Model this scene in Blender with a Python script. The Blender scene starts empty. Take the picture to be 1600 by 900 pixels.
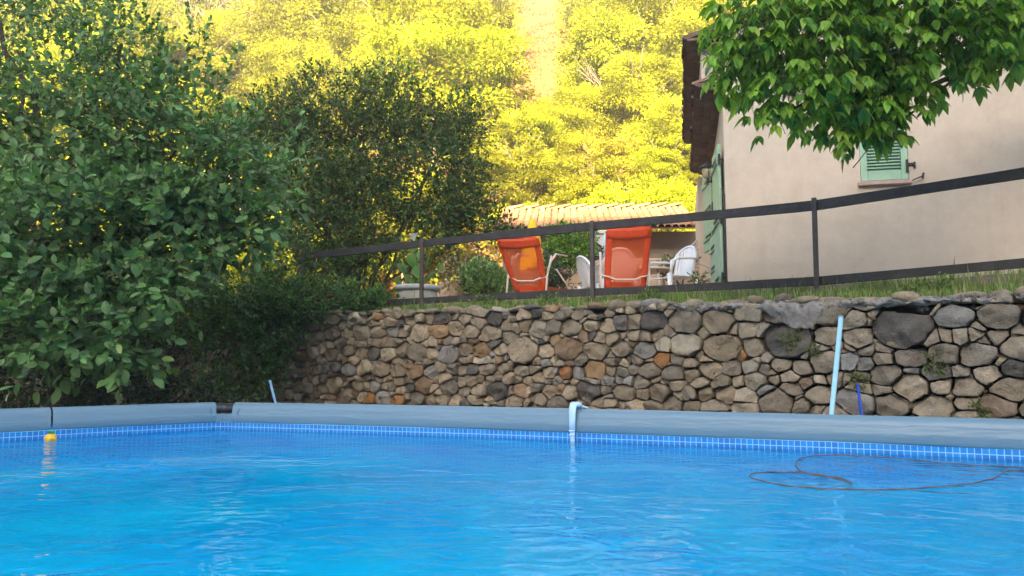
import bpy, math, random
import numpy as np
from mathutils import Vector, Matrix, noise

R = math.radians
rng = np.random.default_rng(7)
random.seed(7)
scn = bpy.context.scene
col = scn.collection

# ------------------------------------------------------------------ camera, world, sun, exposure
CAMZ = 0.56
PITCH = math.atan(125 / 1200)
cd = bpy.data.cameras.new('camera')
cam = bpy.data.objects.new('camera', cd)
col.objects.link(cam)
cam.location = (0, 0, CAMZ)
cam.rotation_euler = (math.pi / 2 + PITCH, 0, 0)
cd.sensor_width = 36
cd.lens = 27
cd.clip_start = 0.05
cd.clip_end = 3000
scn.camera = cam

SUN_EL = R(20)
SUN_AZ = R(192)          # clockwise from +Y: the sun stands behind the camera, a little to the left
w = bpy.data.worlds.new('World')
scn.world = w
w.use_nodes = True
wn = w.node_tree.nodes
sky = wn.new('ShaderNodeTexSky')
sky.sky_type = 'NISHITA'
sky.sun_disc = False
sky.sun_elevation = SUN_EL
sky.sun_rotation = SUN_AZ
sky.air_density = 1.0
sky.dust_density = 2.0
sky.ozone_density = 1.0
bg = wn['Background']
bg.inputs['Strength'].default_value = 0.085
w.node_tree.links.new(sky.outputs[0], bg.inputs['Color'])
sd = bpy.data.lights.new('sun', 'SUN')
sd.energy = 5.0
sd.angle = R(0.5)
sd.color = (1.0, 0.80, 0.50)
sun = bpy.data.objects.new('sun', sd)
col.objects.link(sun)
sdir = Vector((math.sin(SUN_AZ) * math.cos(SUN_EL), math.cos(SUN_AZ) * math.cos(SUN_EL), math.sin(SUN_EL)))
sun.rotation_euler = sdir.to_track_quat('Z', 'Y').to_euler()
sun.location = (0, -20, 30)
scn.view_settings.view_transform = 'Standard'
scn.view_settings.look = 'None'
scn.view_settings.gamma = 1
scn.view_settings.exposure = 3.0
scn.cycles.max_bounces = 8
scn.cycles.transparent_max_bounces = 12
scn.cycles.sample_clamp_indirect = 6


def ray(px, py):
    a = (px - 800) / 1200
    b = (450 - py) / 1200
    c, s = math.cos(PITCH), math.sin(PITCH)
    return Vector((a, c - b * s, s + b * c))


def at(px, py, D):
    r = ray(px, py)
    return Vector((0, 0, CAMZ)) + r * (D / r.y)


def G(px, py, z):
    r = ray(px, py)
    return Vector((0, 0, CAMZ)) + r * ((z - CAMZ) / r.z)


# ------------------------------------------------------------------ object helpers
def tag(o, label=None, cat=None, group=None, kind=None):
    if label: o['label'] = label
    if cat: o['category'] = cat
    if group: o['group'] = group
    if kind: o['kind'] = kind
    return o


def empty(name, loc, label, cat, group=None, rz=0):
    o = bpy.data.objects.new(name, None)
    o.empty_display_size = 0.2
    col.objects.link(o)
    o.location = loc
    o.rotation_euler = (0, 0, rz)
    return tag(o, label, cat, group)


def link(name, me, parent=None, loc=None):
    o = bpy.data.objects.new(name, me)
    col.objects.link(o)
    if parent: o.parent = parent
    if loc is not None: o.location = loc
    return o


def mesh_np(name, V, F, m, C=None, smooth=False):
    """V (n,3); F (k,3) or (k,4) int array; C (n,3) vertex colours"""
    me = bpy.data.meshes.new(name)
    V = np.asarray(V, dtype=np.float32)
    F = np.asarray(F, dtype=np.int32)
    k, s = F.shape
    me.vertices.add(len(V))
    me.vertices.foreach_set('co', V.ravel())
    me.loops.add(k * s)
    me.loops.foreach_set('vertex_index', F.ravel())
    me.polygons.add(k)
    me.polygons.foreach_set('loop_start', np.arange(0, k * s, s, dtype=np.int32))
    me.update(calc_edges=True)
    me.polygons.foreach_set('use_smooth', np.full(k, smooth))
    if C is not None:
        at_ = me.color_attributes.new('col', 'FLOAT_COLOR', 'POINT')
        c4 = np.ones((len(V), 4), dtype=np.float32)
        c4[:, :3] = C
        at_.data.foreach_set('color', c4.ravel())
    if m: me.materials.append(m)
    me.validate()
    return me


class MB:
    def __init__(s):
        s.v = []; s.f = []; s.c = []; s.cc = None

    def add(s, vs, fs):
        n = len(s.v)
        s.v += [tuple(v) for v in vs]
        s.f += [tuple(i + n for i in f) for f in fs]
        s.c += [s.cc or (1, 1, 1)] * len(vs)
        return s

    def box(s, x0, x1, y0, y1, z0, z1, M=None, bev=0.0):
        if bev:
            b = min(bev, (x1 - x0) * .45, (y1 - y0) * .45, (z1 - z0) * .45)
            vs = []; idx = {}
            for i, x in enumerate((x0, x1)):
                for j, y in enumerate((y0, y1)):
                    for k, z in enumerate((z0, z1)):
                        sx, sy, sz = (1 - 2 * i) * b, (1 - 2 * j) * b, (1 - 2 * k) * b
                        idx[i, j, k] = len(vs)
                        vs += [Vector((x, y + sy, z + sz)), Vector((x + sx, y, z + sz)), Vector((x + sx, y + sy, z))]
            fs = []
            for i in (0, 1):
                q = [idx[i, 0, 0], idx[i, 1, 0], idx[i, 1, 1], idx[i, 0, 1]]
                fs.append(tuple(q if i else q[::-1]))
            for j in (0, 1):
                q = [idx[0, j, 0] + 1, idx[1, j, 0] + 1, idx[1, j, 1] + 1, idx[0, j, 1] + 1]
                fs.append(tuple(q[::-1] if j else q))
            for k in (0, 1):
                q = [idx[0, 0, k] + 2, idx[1, 0, k] + 2, idx[1, 1, k] + 2, idx[0, 1, k] + 2]
                fs.append(tuple(q if k else q[::-1]))
            for a in (0, 1):
                for b_ in (0, 1):
                    p, q = idx[a, b_, 0], idx[a, b_, 1]; fs.append((p, p + 1, q + 1, q))
                    p, q = idx[a, 0, b_], idx[a, 1, b_]; fs.append((p, p + 2, q + 2, q))
                    p, q = idx[0, a, b_] + 1, idx[1, a, b_] + 1; fs.append((p, p + 1, q + 1, q))
            for key, p in idx.items(): fs.append((p, p + 1, p + 2))
        else:
            vs = [Vector((x, y, z)) for x in (x0, x1) for y in (y0, y1) for z in (z0, z1)]
            fs = [(0, 1, 3, 2), (4, 6, 7, 5), (0, 4, 5, 1), (2, 3, 7, 6), (0, 2, 6, 4), (1, 5, 7, 3)]
        if M is not None: vs = [M @ v for v in vs]
        return s.add(vs, fs)

    def beam(s, a, b, wd, th, up=Vector((0, 0, 1)), bev=0.0):
        a, b = Vector(a), Vector(b)
        x = (b - a); L = x.length; x.normalize()
        y = up.cross(x).normalized(); z = x.cross(y)
        M = Matrix.Translation(a) @ Matrix((x, y, z)).transposed().to_4x4()
        return s.box(0, L, -wd / 2, wd / 2, -th / 2, th / 2, M, bev)

    def tube(s, pts, r, n=8, caps=True, flat=1.0):
        pts = [Vector(p) for p in pts]
        rs = r if isinstance(r, (list, tuple)) else [r] * len(pts)
        rings = []
        ref = None
        for i, p in enumerate(pts):
            t = (pts[min(i + 1, len(pts) - 1)] - pts[max(i - 1, 0)]).normalized()
            if ref is None:
                ref = Vector((0, 0, 1)) if abs(t.z) < .9 else Vector((1, 0, 0))
            u = (ref - t * ref.dot(t))
            u = u.normalized() if u.length > 1e-4 else t.orthogonal().normalized()
            ref = u
            v = t.cross(u)
            rings.append([p + (u * math.cos(2 * math.pi * k / n) * flat + v * math.sin(2 * math.pi * k / n)) * rs[i] for k in range(n)])
        vs = [q for rg in rings for q in rg]
        fs = []
        for i in range(len(pts) - 1):
            for k in range(n):
                a, b = i * n + k, i * n + (k + 1) % n
                fs.append((a, b, b + n, a + n))
        if caps:
            fs.append(tuple(range(n))[::-1])
            fs.append(tuple((len(pts) - 1) * n + k for k in range(n)))
        return s.add(vs, fs)

    def lathe(s, prof, c=(0, 0, 0), n=20, sx=1, sy=1, M=None):
        vs = []
        for r, z in prof:
            for k in range(n):
                a = 2 * math.pi * k / n
                v = Vector((c[0] + r * math.cos(a) * sx, c[1] + r * math.sin(a) * sy, c[2] + z))
                vs.append(M @ v if M is not None else v)
        fs = []
        for i in range(len(prof) - 1):
            for k in range(n):
                a, b = i * n + k, i * n + (k + 1) % n
                fs.append((a, b, b + n, a + n))
        fs.append(tuple(range(n))[::-1]); fs.append(tuple((len(prof) - 1) * n + k for k in range(n)))
        return s.add(vs, fs)

    def grid(s, P, closed=False):
        nu, nv = len(P), len(P[0])
        vs = [P[i][j] for i in range(nu) for j in range(nv)]
        fs = []
        for i in range(nu - 1):
            for j in range(nv - 1 if not closed else nv):
                j2 = (j + 1) % nv
                fs.append((i * nv + j, i * nv + j2, (i + 1) * nv + j2, (i + 1) * nv + j))
        return s.add(vs, fs)

    def mesh(s, name, m, smooth=False):
        me = bpy.data.meshes.new(name)
        me.from_pydata(s.v, [], s.f)
        me.polygons.foreach_set('use_smooth', [smooth] * len(me.polygons))
        a = me.color_attributes.new('col', 'FLOAT_COLOR', 'POINT')
        c4 = np.ones((len(s.v), 4), dtype=np.float32)
        c4[:, :3] = np.array(s.c, dtype=np.float32)
        a.data.foreach_set('color', c4.ravel())
        if m: me.materials.append(m)
        me.update()
        return me

    def build(s, name, m, parent=None, loc=None, smooth=False):
        return link(name, s.mesh(name, m, smooth), parent, loc)


def solidify(o, th, off=-1):
    md = o.modifiers.new('thickness', 'SOLIDIFY'); md.thickness = th; md.offset = off
    return o


# ------------------------------------------------------------------ materials
def mat(name):
    m = bpy.data.materials.new(name); m.use_nodes = True
    nt = m.node_tree
    return m, nt, nt.nodes['Principled BSDF']


def N(nt, t, **kw):
    n = nt.nodes.new(t)
    for k, v in kw.items(): setattr(n, k, v)
    return n


def noise_tex(nt, scale, detail=4, rough=.6, vec=None):
    n = N(nt, 'ShaderNodeTexNoise')
    n.inputs['Scale'].default_value = scale
    n.inputs['Detail'].default_value = detail
    n.inputs['Roughness'].default_value = rough
    if vec is not None: nt.links.new(vec, n.inputs['Vector'])
    return n


def ramp(nt, fac, stops):
    r = N(nt, 'ShaderNodeValToRGB')
    el = r.color_ramp.elements
    while len(el) < len(stops): el.new(.5)
    for e, (p, c) in zip(el, stops):
        e.position = p; e.color = (*c, 1) if len(c) == 3 else c
    nt.links.new(fac, r.inputs[0])
    return r


def simple(name, c, rough=.6, var=.15, scale=6, bump=.0, bscale=40, metal=0, spec=.5, attr=False):
    m, nt, b = mat(name)
    tc = N(nt, 'ShaderNodeTexCoord')
    n = noise_tex(nt, scale, 5, .65, tc.outputs['Object'])
    lo = tuple(x * (1 - var) for x in c); hi = tuple(min(1, x * (1 + var)) for x in c)
    r = ramp(nt, n.outputs[0], [(.3, lo), (.7, hi)])
    out = r.outputs[0]
    if attr:
        a = N(nt, 'ShaderNodeVertexColor', layer_name='col')
        mx = N(nt, 'ShaderNodeMix', data_type='RGBA', blend_type='MULTIPLY')
        mx.inputs[0].default_value = 1
        nt.links.new(out, mx.inputs[6]); nt.links.new(a.outputs[0], mx.inputs[7])
        out = mx.outputs[2]
    nt.links.new(out, b.inputs['Base Color'])
    b.inputs['Roughness'].default_value = rough
    b.inputs['Metallic'].default_value = metal
    b.inputs['Specular IOR Level'].default_value = spec
    if bump:
        n2 = noise_tex(nt, bscale, 6, .6, tc.outputs['Object'])
        bp = N(nt, 'ShaderNodeBump'); bp.inputs['Strength'].default_value = bump
        bp.inputs['Distance'].default_value = .01
        nt.links.new(n2.outputs[0], bp.inputs['Height'])
        nt.links.new(bp.outputs[0], b.inputs['Normal'])
    return m


def leaf_mat(name, trans=.35, rough=.45, spec=.35, tint=(1.25, 1.3, .5)):
    """vertex colour 'col' is the leaf's own colour; a share of the light passes through"""
    m = bpy.data.materials.new(name); m.use_nodes = True
    nt = m.node_tree
    for n in list(nt.nodes): nt.nodes.remove(n)
    out = N(nt, 'ShaderNodeOutputMaterial')
    a = N(nt, 'ShaderNodeVertexColor', layer_name='col')
    p = N(nt, 'ShaderNodeBsdfPrincipled')
    p.inputs['Roughness'].default_value = rough
    p.inputs['Specular IOR Level'].default_value = spec
    t = N(nt, 'ShaderNodeBsdfTranslucent')
    mt = N(nt, 'ShaderNodeMix', data_type='RGBA', blend_type='MULTIPLY'); mt.inputs[0].default_value = 1
    mt.inputs[7].default_value = (*tint, 1)
    nt.links.new(a.outputs[0], mt.inputs[6]); nt.links.new(mt.outputs[2], t.inputs[0])
    nt.links.new(a.outputs[0], p.inputs['Base Color'])
    mx = N(nt, 'ShaderNodeMixShader'); mx.inputs[0].default_value = trans
    nt.links.new(p.outputs[0], mx.inputs[1]); nt.links.new(t.outputs[0], mx.inputs[2])
    nt.links.new(mx.outputs[0], out.inputs[0])
    return m


M = {}
M['leaf'] = leaf_mat('leaf_big', .3)
M['leaf_thin'] = leaf_mat('leaf_thin', .42, .4, .4)
M['leaf_small'] = leaf_mat('leaf_small', .25, .5, .3)
M['leaf_hill'] = leaf_mat('leaf_hill', .45, .6, .2, (1.2, 1.15, .5))
M['grass'] = leaf_mat('grass_blade', .35, .6, .2)
M['bark'] = simple('bark', (.09, .07, .05), .9, .35, 12, .8, 30)
M['bark_pale'] = simple('bark_pale', (.20, .16, .11), .9, .3, 12, .6, 30)
M['twig'] = simple('twig_green', (.10, .13, .05), .7, .2, 20)
M['soil'] = simple('soil', (.12, .095, .06), .95, .3, 3, .6, 20)
M['rail'] = simple('weathered_dark_wood', (.034, .030, .028), .7, .4, 9, .7, 60)
M['post'] = simple('brown_painted_iron', (.075, .055, .045), .6, .3, 20, .4, 60)
M['green_paint'] = simple('pale_green_shutter_paint', (.30, .47, .32), .5, .10, 8, .15, 40)
M['iron'] = simple('black_iron', (.02, .02, .022), .45, .2, 30)
M['sill'] = simple('pink_stone_sill', (.50, .34, .28), .8, .15, 14, .3)
M['white_plastic'] = simple('white_plastic', (.70, .74, .78), .35, .05, 5)
M['cream_paint'] = simple('cream_painted_tube', (.62, .55, .45), .45, .08, 8)
M['pot'] = simple('grey_stone_pot', (.33, .32, .27), .85, .2, 9, .4, 50)
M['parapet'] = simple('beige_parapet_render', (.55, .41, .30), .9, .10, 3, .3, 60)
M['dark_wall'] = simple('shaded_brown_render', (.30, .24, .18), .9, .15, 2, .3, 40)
M['yellow_cloth'] = simple('yellow_parasol_cloth', (.88, .60, .02), .8, .12, 9, .2, 120)
M['pole_white'] = simple('white_painted_pole', (.6, .6, .58), .5, .1)
M['red'] = simple('red_petals', (.45, .012, .03), .6, .3, 40)
M['pink'] = simple('pink_petals', (.55, .13, .16), .6, .3, 40)
M['petal_white'] = simple('white_spathe', (.75, .75, .68), .5, .05, 20)
M['paleblue'] = simple('pale_blue_tube', (.32, .60, .72), .4, .06, 20)
M['paleblue2'] = simple('dull_blue_rod', (.18, .38, .55), .4, .1, 20)
M['navy'] = simple('blue_plastic_strip', (.01, .06, .45), .4, .1, 20)
M['hook'] = simple('pale_blue_grey_plastic', (.42, .60, .76), .4, .05, 20)
M['hose'] = simple('brown_black_hose', (.10, .075, .06), .5, .3, 20)
M['float_yellow'] = simple('yellow_float_plastic', (.75, .42, .02), .35, .08, 30)
M['float_green'] = simple('green_float_leaves', (.01, .28, .06), .4, .2, 30)
M['corner_plastic'] = simple('dark_grey_corner_plastic', (.012, .016, .02), .4, .1, 10)
M['lamp_glass'] = simple('frosted_amber_lamp_glass', (.50, .42, .25), .25, .1, 10)
M['concrete'] = simple('rough_grey_mortar', (.27, .25, .23), .95, .35, 14, 1.0, 60)
M['striped'] = simple('faded_deckchair_cloth', (.40, .24, .18), .9, .2, 5)


def stucco():
    m, nt, b = mat('pink_beige_stucco')
    tc = N(nt, 'ShaderNodeTexCoord')
    n = noise_tex(nt, .45, 6, .7, tc.outputs['Object'])
    r = ramp(nt, n.outputs[0], [(.25, (.50, .41, .31)), (.5, (.61, .495, .38)), (.75, (.67, .54, .42))])
    n3 = noise_tex(nt, 5, 8, .75, tc.outputs['Object'])
    mx = N(nt, 'ShaderNodeMix', data_type='RGBA', blend_type='OVERLAY'); mx.inputs[0].default_value = .25
    nt.links.new(r.outputs[0], mx.inputs[6]); nt.links.new(n3.outputs[0], mx.inputs[7])
    mp2 = N(nt, 'ShaderNodeMapping'); mp2.inputs['Scale'].default_value = (2.2, 2.2, .22)
    nt.links.new(tc.outputs['Object'], mp2.inputs[0])
    n6 = noise_tex(nt, 2.0, 6, .7, mp2.outputs[0])
    st = ramp(nt, n6.outputs[0], [(.50, (1, 1, 1)), (.78, (.91, .90, .885))])
    vc = N(nt, 'ShaderNodeTexVoronoi', feature='DISTANCE_TO_EDGE'); vc.inputs['Scale'].default_value = .45
    nw = noise_tex(nt, 1.5, 6, .7, tc.outputs['Object'])
    vm = N(nt, 'ShaderNodeMix', data_type='VECTOR'); vm.inputs[0].default_value = .25
    nt.links.new(tc.outputs['Object'], vm.inputs[4]); nt.links.new(nw.outputs['Color'], vm.inputs[5]); nt.links.new(vm.outputs[1], vc.inputs['Vector'])
    ck = ramp(nt, vc.outputs[0], [(.0, (.965, .96, .955)), (.003, (1, 1, 1))])
    m3 = N(nt, 'ShaderNodeMix', data_type='RGBA', blend_type='MULTIPLY'); m3.inputs[0].default_value = 1
    nt.links.new(mx.outputs[2], m3.inputs[6]); nt.links.new(st.outputs[0], m3.inputs[7])
    m4 = N(nt, 'ShaderNodeMix', data_type='RGBA', blend_type='MULTIPLY'); m4.inputs[0].default_value = 1
    nt.links.new(m3.outputs[2], m4.inputs[6]); nt.links.new(ck.outputs[0], m4.inputs[7])
    nt.links.new(m4.outputs[2], b.inputs['Base Color'])
    b.inputs['Roughness'].default_value = .92
    n2 = noise_tex(nt, 90, 6, .6, tc.outputs['Object'])
    bp = N(nt, 'ShaderNodeBump'); bp.inputs['Strength'].default_value = .35; bp.inputs['Distance'].default_value = .01
    nt.links.new(n2.outputs[0], bp.inputs['Height']); nt.links.new(bp.outputs[0], b.inputs['Normal'])
    return m


M['stucco'] = stucco()


def stone_mat():
    m, nt, b = mat('field_stone')
    tc = N(nt, 'ShaderNodeTexCoord')
    a = N(nt, 'ShaderNodeVertexColor', layer_name='col')
    n = noise_tex(nt, 9, 8, .7, tc.outputs['Object'])
    r = ramp(nt, n.outputs[0], [(.28, (.50, .48, .46)), (.5, (.95, .93, .9)), (.72, (1.35, 1.28, 1.15))])
    mx = N(nt, 'ShaderNodeMix', data_type='RGBA', blend_type='MULTIPLY'); mx.inputs[0].default_value = 1
    nt.links.new(a.outputs[0], mx.inputs[6]); nt.links.new(r.outputs[0], mx.inputs[7])
    # lichen and pits
    v = N(nt, 'ShaderNodeTexVoronoi'); v.inputs['Scale'].default_value = 60
    nt.links.new(tc.outputs['Object'], v.inputs['Vector'])
    n4 = noise_tex(nt, 3.5, 5, .7, tc.outputs['Object'])
    lm = ramp(nt, n4.outputs[0], [(.56, (0, 0, 0)), (.70, (.75, .75, .75))])
    mx2 = N(nt, 'ShaderNodeMix', data_type='RGBA')
    nt.links.new(lm.outputs[0], mx2.inputs[0])
    nt.links.new(mx.outputs[2], mx2.inputs[6]); mx2.inputs[7].default_value = (.26, .245, .21, 1)
    nt.links.new(mx2.outputs[2], b.inputs['Base Color'])
    b.inputs['Roughness'].default_value = .93
    b.inputs['Specular IOR Level'].default_value = .25
    n2 = noise_tex(nt, 26, 9, .72, tc.outputs['Object'])
    n5 = noise_tex(nt, 110, 4, .7, tc.outputs['Object'])
    ad = N(nt, 'ShaderNodeMath', operation='MULTIPLY_ADD'); ad.inputs[1].default_value = .35
    nt.links.new(n5.outputs[0], ad.inputs[0]); nt.links.new(n2.outputs[0], ad.inputs[2])
    bp = N(nt, 'ShaderNodeBump'); bp.inputs['Strength'].default_value = .9; bp.inputs['Distance'].default_value = .045
    nt.links.new(ad.outputs[0], bp.inputs['Height']); nt.links.new(bp.outputs[0], b.inputs['Normal'])
    return m


M['stone'] = stone_mat()
M['tile'] = simple('weathered_clay_tile', (.40, .23, .12), .9, .35, 5, .6, 50, attr=True)
M['tile_dark'] = simple('brown_clay_eave_tile', (.17, .11, .075), .9, .35, 7, .6, 50, attr=True)


def pvc():
    m, nt, b = mat('grey_blue_pool_sleeve')
    tc = N(nt, 'ShaderNodeTexCoord')
    mp = N(nt, 'ShaderNodeMapping'); mp.inputs['Scale'].default_value = (1, 1, 8)
    nt.links.new(tc.outputs['Object'], mp.inputs[0])
    n = noise_tex(nt, 2.5, 5, .6, mp.outputs[0])
    r = ramp(nt, n.outputs[0], [(.2, (.115, .20, .265)), (.8, (.135, .225, .285))])
    nt.links.new(r.outputs[0], b.inputs['Base Color'])
    b.inputs['Roughness'].default_value = .30
    b.inputs['Specular IOR Level'].default_value = .5
    n2 = noise_tex(nt, 7, 3, .5, mp.outputs[0])
    bp = N(nt, 'ShaderNodeBump'); bp.inputs['Strength'].default_value = .25; bp.inputs['Distance'].default_value = .01
    nt.links.new(n2.outputs[0], bp.inputs['Height']); nt.links.new(bp.outputs[0], b.inputs['Normal'])
    return m


M['pvc'] = pvc()


def liner(tiles):
    m, nt, b = mat('blue_liner_tile_print' if tiles else 'blue_pool_liner')
    if tiles:
        uv = N(nt, 'ShaderNodeUVMap', uv_map='UVMap')
        br = N(nt, 'ShaderNodeTexBrick')
        br.offset = 0; br.squash = 1
        br.inputs['Scale'].default_value = 1
        br.inputs['Brick Width'].default_value = .036
        br.inputs['Row Height'].default_value = .036
        br.inputs['Mortar Size'].default_value = .0028
        br.inputs['Mortar Smooth'].default_value = .3
        br.inputs['Color1'].default_value = (.0, .15, .46, 1)
        br.inputs['Color2'].default_value = (.0, .22, .58, 1)
        br.inputs['Mortar'].default_value = (.26, .50, .68, 1)
        nt.links.new(uv.outputs[0], br.inputs['Vector'])
        nt.links.new(br.outputs['Color'], b.inputs['Base Color'])
    else:
        tc = N(nt, 'ShaderNodeTexCoord')
        n = noise_tex(nt, 1.2, 4, .6, tc.outputs['Object'])
        r = ramp(nt, n.outputs[0], [(.3, (.0, .48, .92)), (.7, (.0, .71, 1.0))])
        nt.links.new(r.outputs[0], b.inputs['Base Color'])
    b.inputs['Roughness'].default_value = .5
    return m


M['liner_tiles'] = liner(True)
M['liner'] = liner(False)


def water():
    m = bpy.data.materials.new('pool_water'); m.use_nodes = True
    nt = m.node_tree
    for n in list(nt.nodes): nt.nodes.remove(n)
    out = N(nt, 'ShaderNodeOutputMaterial')
    tc = N(nt, 'ShaderNodeTexCoord')
    mp = N(nt, 'ShaderNodeMapping'); mp.inputs['Rotation'].default_value = (0, 0, R(14)); mp.inputs['Scale'].default_value = (1, 1.35, 1)
    nt.links.new(tc.outputs['Object'], mp.inputs[0])
    n1 = noise_tex(nt, 1.8, 2, .45, mp.outputs[0]); n1.inputs['Distortion'].default_value = .6
    n2 = noise_tex(nt, 6.5, 1.5, .5, mp.outputs[0]); n2.inputs['Distortion'].default_value = .8
    n3 = noise_tex(nt, 22, 1, .5, mp.outputs[0])
    # calm near the left rim, ruffled to the right
    nm = noise_tex(nt, .6, 3, .5, tc.outputs['Object'])
    rm = ramp(nt, nm.outputs[0], [(.38, (.25, .25, .25)), (.52, (1, 1, 1)), (.60, (1.6, 1.6, 1.6)), (.68, (5, 5, 5))])
    a = N(nt, 'ShaderNodeMath', operation='MULTIPLY'); a.inputs[1].default_value = .5
    nt.links.new(n2.outputs[0], a.inputs[0])
    a3 = N(nt, 'ShaderNodeMath', operation='MULTIPLY_ADD'); a3.inputs[1].default_value = .07
    nt.links.new(n3.outputs[0], a3.inputs[0]); nt.links.new(a.outputs[0], a3.inputs[2])
    a4 = N(nt, 'ShaderNodeMath', operation='MULTIPLY')
    nt.links.new(a3.outputs[0], a4.inputs[0]); nt.links.new(rm.outputs[0], a4.inputs[1])
    a2 = N(nt, 'ShaderNodeMath', operation='MULTIPLY_ADD'); a2.inputs[1].default_value = .6
    nt.links.new(n1.outputs[0], a2.inputs[0]); nt.links.new(a4.outputs[0], a2.inputs[2])
    bp = N(nt, 'ShaderNodeBump'); bp.inputs['Strength'].default_value = 1; bp.inputs['Distance'].default_value = .028
    nt.links.new(a2.outputs[0], bp.inputs['Height'])
    fr = N(nt, 'ShaderNodeFresnel'); fr.inputs['IOR'].default_value = 1.22
    nt.links.new(bp.outputs[0], fr.inputs['Normal'])
    rf = N(nt, 'ShaderNodeBsdfRefraction'); rf.inputs['IOR'].default_value = 1.33; rf.inputs['Roughness'].default_value = .0
    rf.inputs['Color'].default_value = (.1, .97, 1, 1)
    nt.links.new(bp.outputs[0], rf.inputs['Normal'])
    gl = N(nt, 'ShaderNodeBsdfGlossy'); gl.inputs['Roughness'].default_value = .015
    nt.links.new(bp.outputs[0], gl.inputs['Normal'])
    mx = N(nt, 'ShaderNodeMixShader')
    nt.links.new(fr.outputs[0], mx.inputs[0]); nt.links.new(rf.outputs[0], mx.inputs[1]); nt.links.new(gl.outputs[0], mx.inputs[2])
    nt.links.new(mx.outputs[0], out.inputs[0])
    return m


M['water'] = water()


def fabric_orange():
    m, nt, b = mat('orange_mesh_fabric')
    b.inputs['Base Color'].default_value = (.92, .12, .018, 1)
    b.inputs['Roughness'].default_value = .6
    t = N(nt, 'ShaderNodeBsdfTransparent'); t.inputs[0].default_value = (1, .62, .5, 1)
    tl = N(nt, 'ShaderNodeBsdfTranslucent'); tl.inputs[0].default_value = (.9, .16, .03, 1)
    m1 = N(nt, 'ShaderNodeMixShader'); m1.inputs[0].default_value = .35
    m2 = N(nt, 'ShaderNodeMixShader'); m2.inputs[0].default_value = .48
    out = nt.nodes['Material Output']
    nt.links.new(b.outputs[0], m1.inputs[1]); nt.links.new(tl.outputs[0], m1.inputs[2])
    nt.links.new(m1.outputs[0], m2.inputs[1]); nt.links.new(t.outputs[0], m2.inputs[2])
    nt.links.new(m2.outputs[0], out.inputs[0])
    return m


M['orange'] = fabric_orange()
M['orange_solid'] = simple('orange_border_fabric', (.68, .075, .016), .6, .08, 20)


def hill_ground():
    m, nt, b = mat('dry_hillside')
    tc = N(nt, 'ShaderNodeTexCoord')
    n = noise_tex(nt, .35, 8, .7, tc.outputs['Object'])
    r = ramp(nt, n.outputs[0], [(.3, (.19, .080, .018)), (.5, (.27, .12, .028)), (.7, (.21, .14, .022))])
    n3 = noise_tex(nt, 5, 6, .7, tc.outputs['Object'])
    mx = N(nt, 'ShaderNodeMix', data_type='RGBA', blend_type='OVERLAY'); mx.inputs[0].default_value = .6
    nt.links.new(r.outputs[0], mx.inputs[6]); nt.links.new(n3.outputs[0], mx.inputs[7])
    nt.links.new(mx.outputs[2], b.inputs['Base Color'])
    b.inputs['Roughness'].default_value = 1
    n2 = noise_tex(nt, 2.5, 8, .7, tc.outputs['Object'])
    bp = N(nt, 'ShaderNodeBump'); bp.inputs['Strength'].default_value = 1; bp.inputs['Distance'].default_value = .3
    nt.links.new(n2.outputs[0], bp.inputs['Height']); nt.links.new(bp.outputs[0], b.inputs['Normal'])
    return m


M['hill'] = hill_ground()
M['hill_back'] = simple('wooded_slope', (.05, .07, .02), 1, .4, .1, .5, 1)

# ------------------------------------------------------------------ ground and hills
PZ = 1.36                       # patio height
WR = Vector((3.57, 5.35)); WL = Vector((-1.0, 8.56))     # line of the wall face (right, left)
wu = (WL - WR).normalized(); wnrm = Vector((wu.y, -wu.x))  # along the wall to the left; outward
if wnrm.y > 0: wnrm = -wnrm


def wall_pt(u, v, out=0.0):     # u metres left of WR, v height, out towards the pool
    p = WR + wu * u + wnrm * out
    return Vector((p.x, p.y, v))


def top_z(u):
    return 1.055 + .020 * min(max(u, -2), 8)


MBg = MB()
MBg.add([(-700, -700, -1.05), (700, -700, -1.05), (700, 700, -1.05), (-700, 700, -1.05)], [(0, 1, 2, 3)])
tag(MBg.build('ground', M['soil']), kind='structure')


def nz(x, y, s, seed=0.0):
    return noise.noise(Vector((x * s + seed, y * s - seed, seed)))


def terrace_z(u, d):
    """u along the wall, d metres behind its face"""
    t = top_z(u)
    if d < .35: return t - .02 + d * .2
    k = min((d - .35) / 1.0, 1)
    k = k * k * (3 - 2 * k)
    return t + .05 + (PZ - t - .05) * k + .012 * nz(u, d, 3.0)


P = []
ds = [.16, .25, .35, .5, .65, .8, 1.0, 1.2, 1.4, 1.8, 2.5, 4, 7, 11, 15]
us = [-14, -10, -6, -3] + [i * .25 - 2 for i in range(0, 48)] + [11, 13, 17, 24]
for u in us:
    row = []
    for d in ds:
        p = WR + wu * u - wnrm * d
        row.append(Vector((p.x, p.y, terrace_z(u, d))))
    P.append(row)
tb = MB(); tb.grid(P)
terr = tag(tb.build('terrace', M['soil'], smooth=True), kind='structure')

HY0 = 19.0


def hill_z(x, y):
    t = y - HY0 + .10 * x
    if t < 0: return PZ - .03 + t * .05
    s = t * .66
    if t > 75: s = 75 * .66 + (t - 75) * .35
    s *= min(1, t / 6 * .5 + .5)
    return PZ - .03 + s + 1.6 * nz(x, y, .06, 3.1) * min(1, t / 12) + .5 * nz(x, y, .22, 1.7) * min(1, t / 8)


P = []
for x in np.linspace(-170, 170, 110):
    P.append([Vector((x, y, hill_z(x, y))) for y in np.concatenate([np.linspace(13.5, 70, 60), np.linspace(74, 230, 22)])])
hb = MB(); hb.grid([r[::-1] for r in P])
tag(hb.build('hillside', M['hill'], smooth=True), kind='structure')

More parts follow.
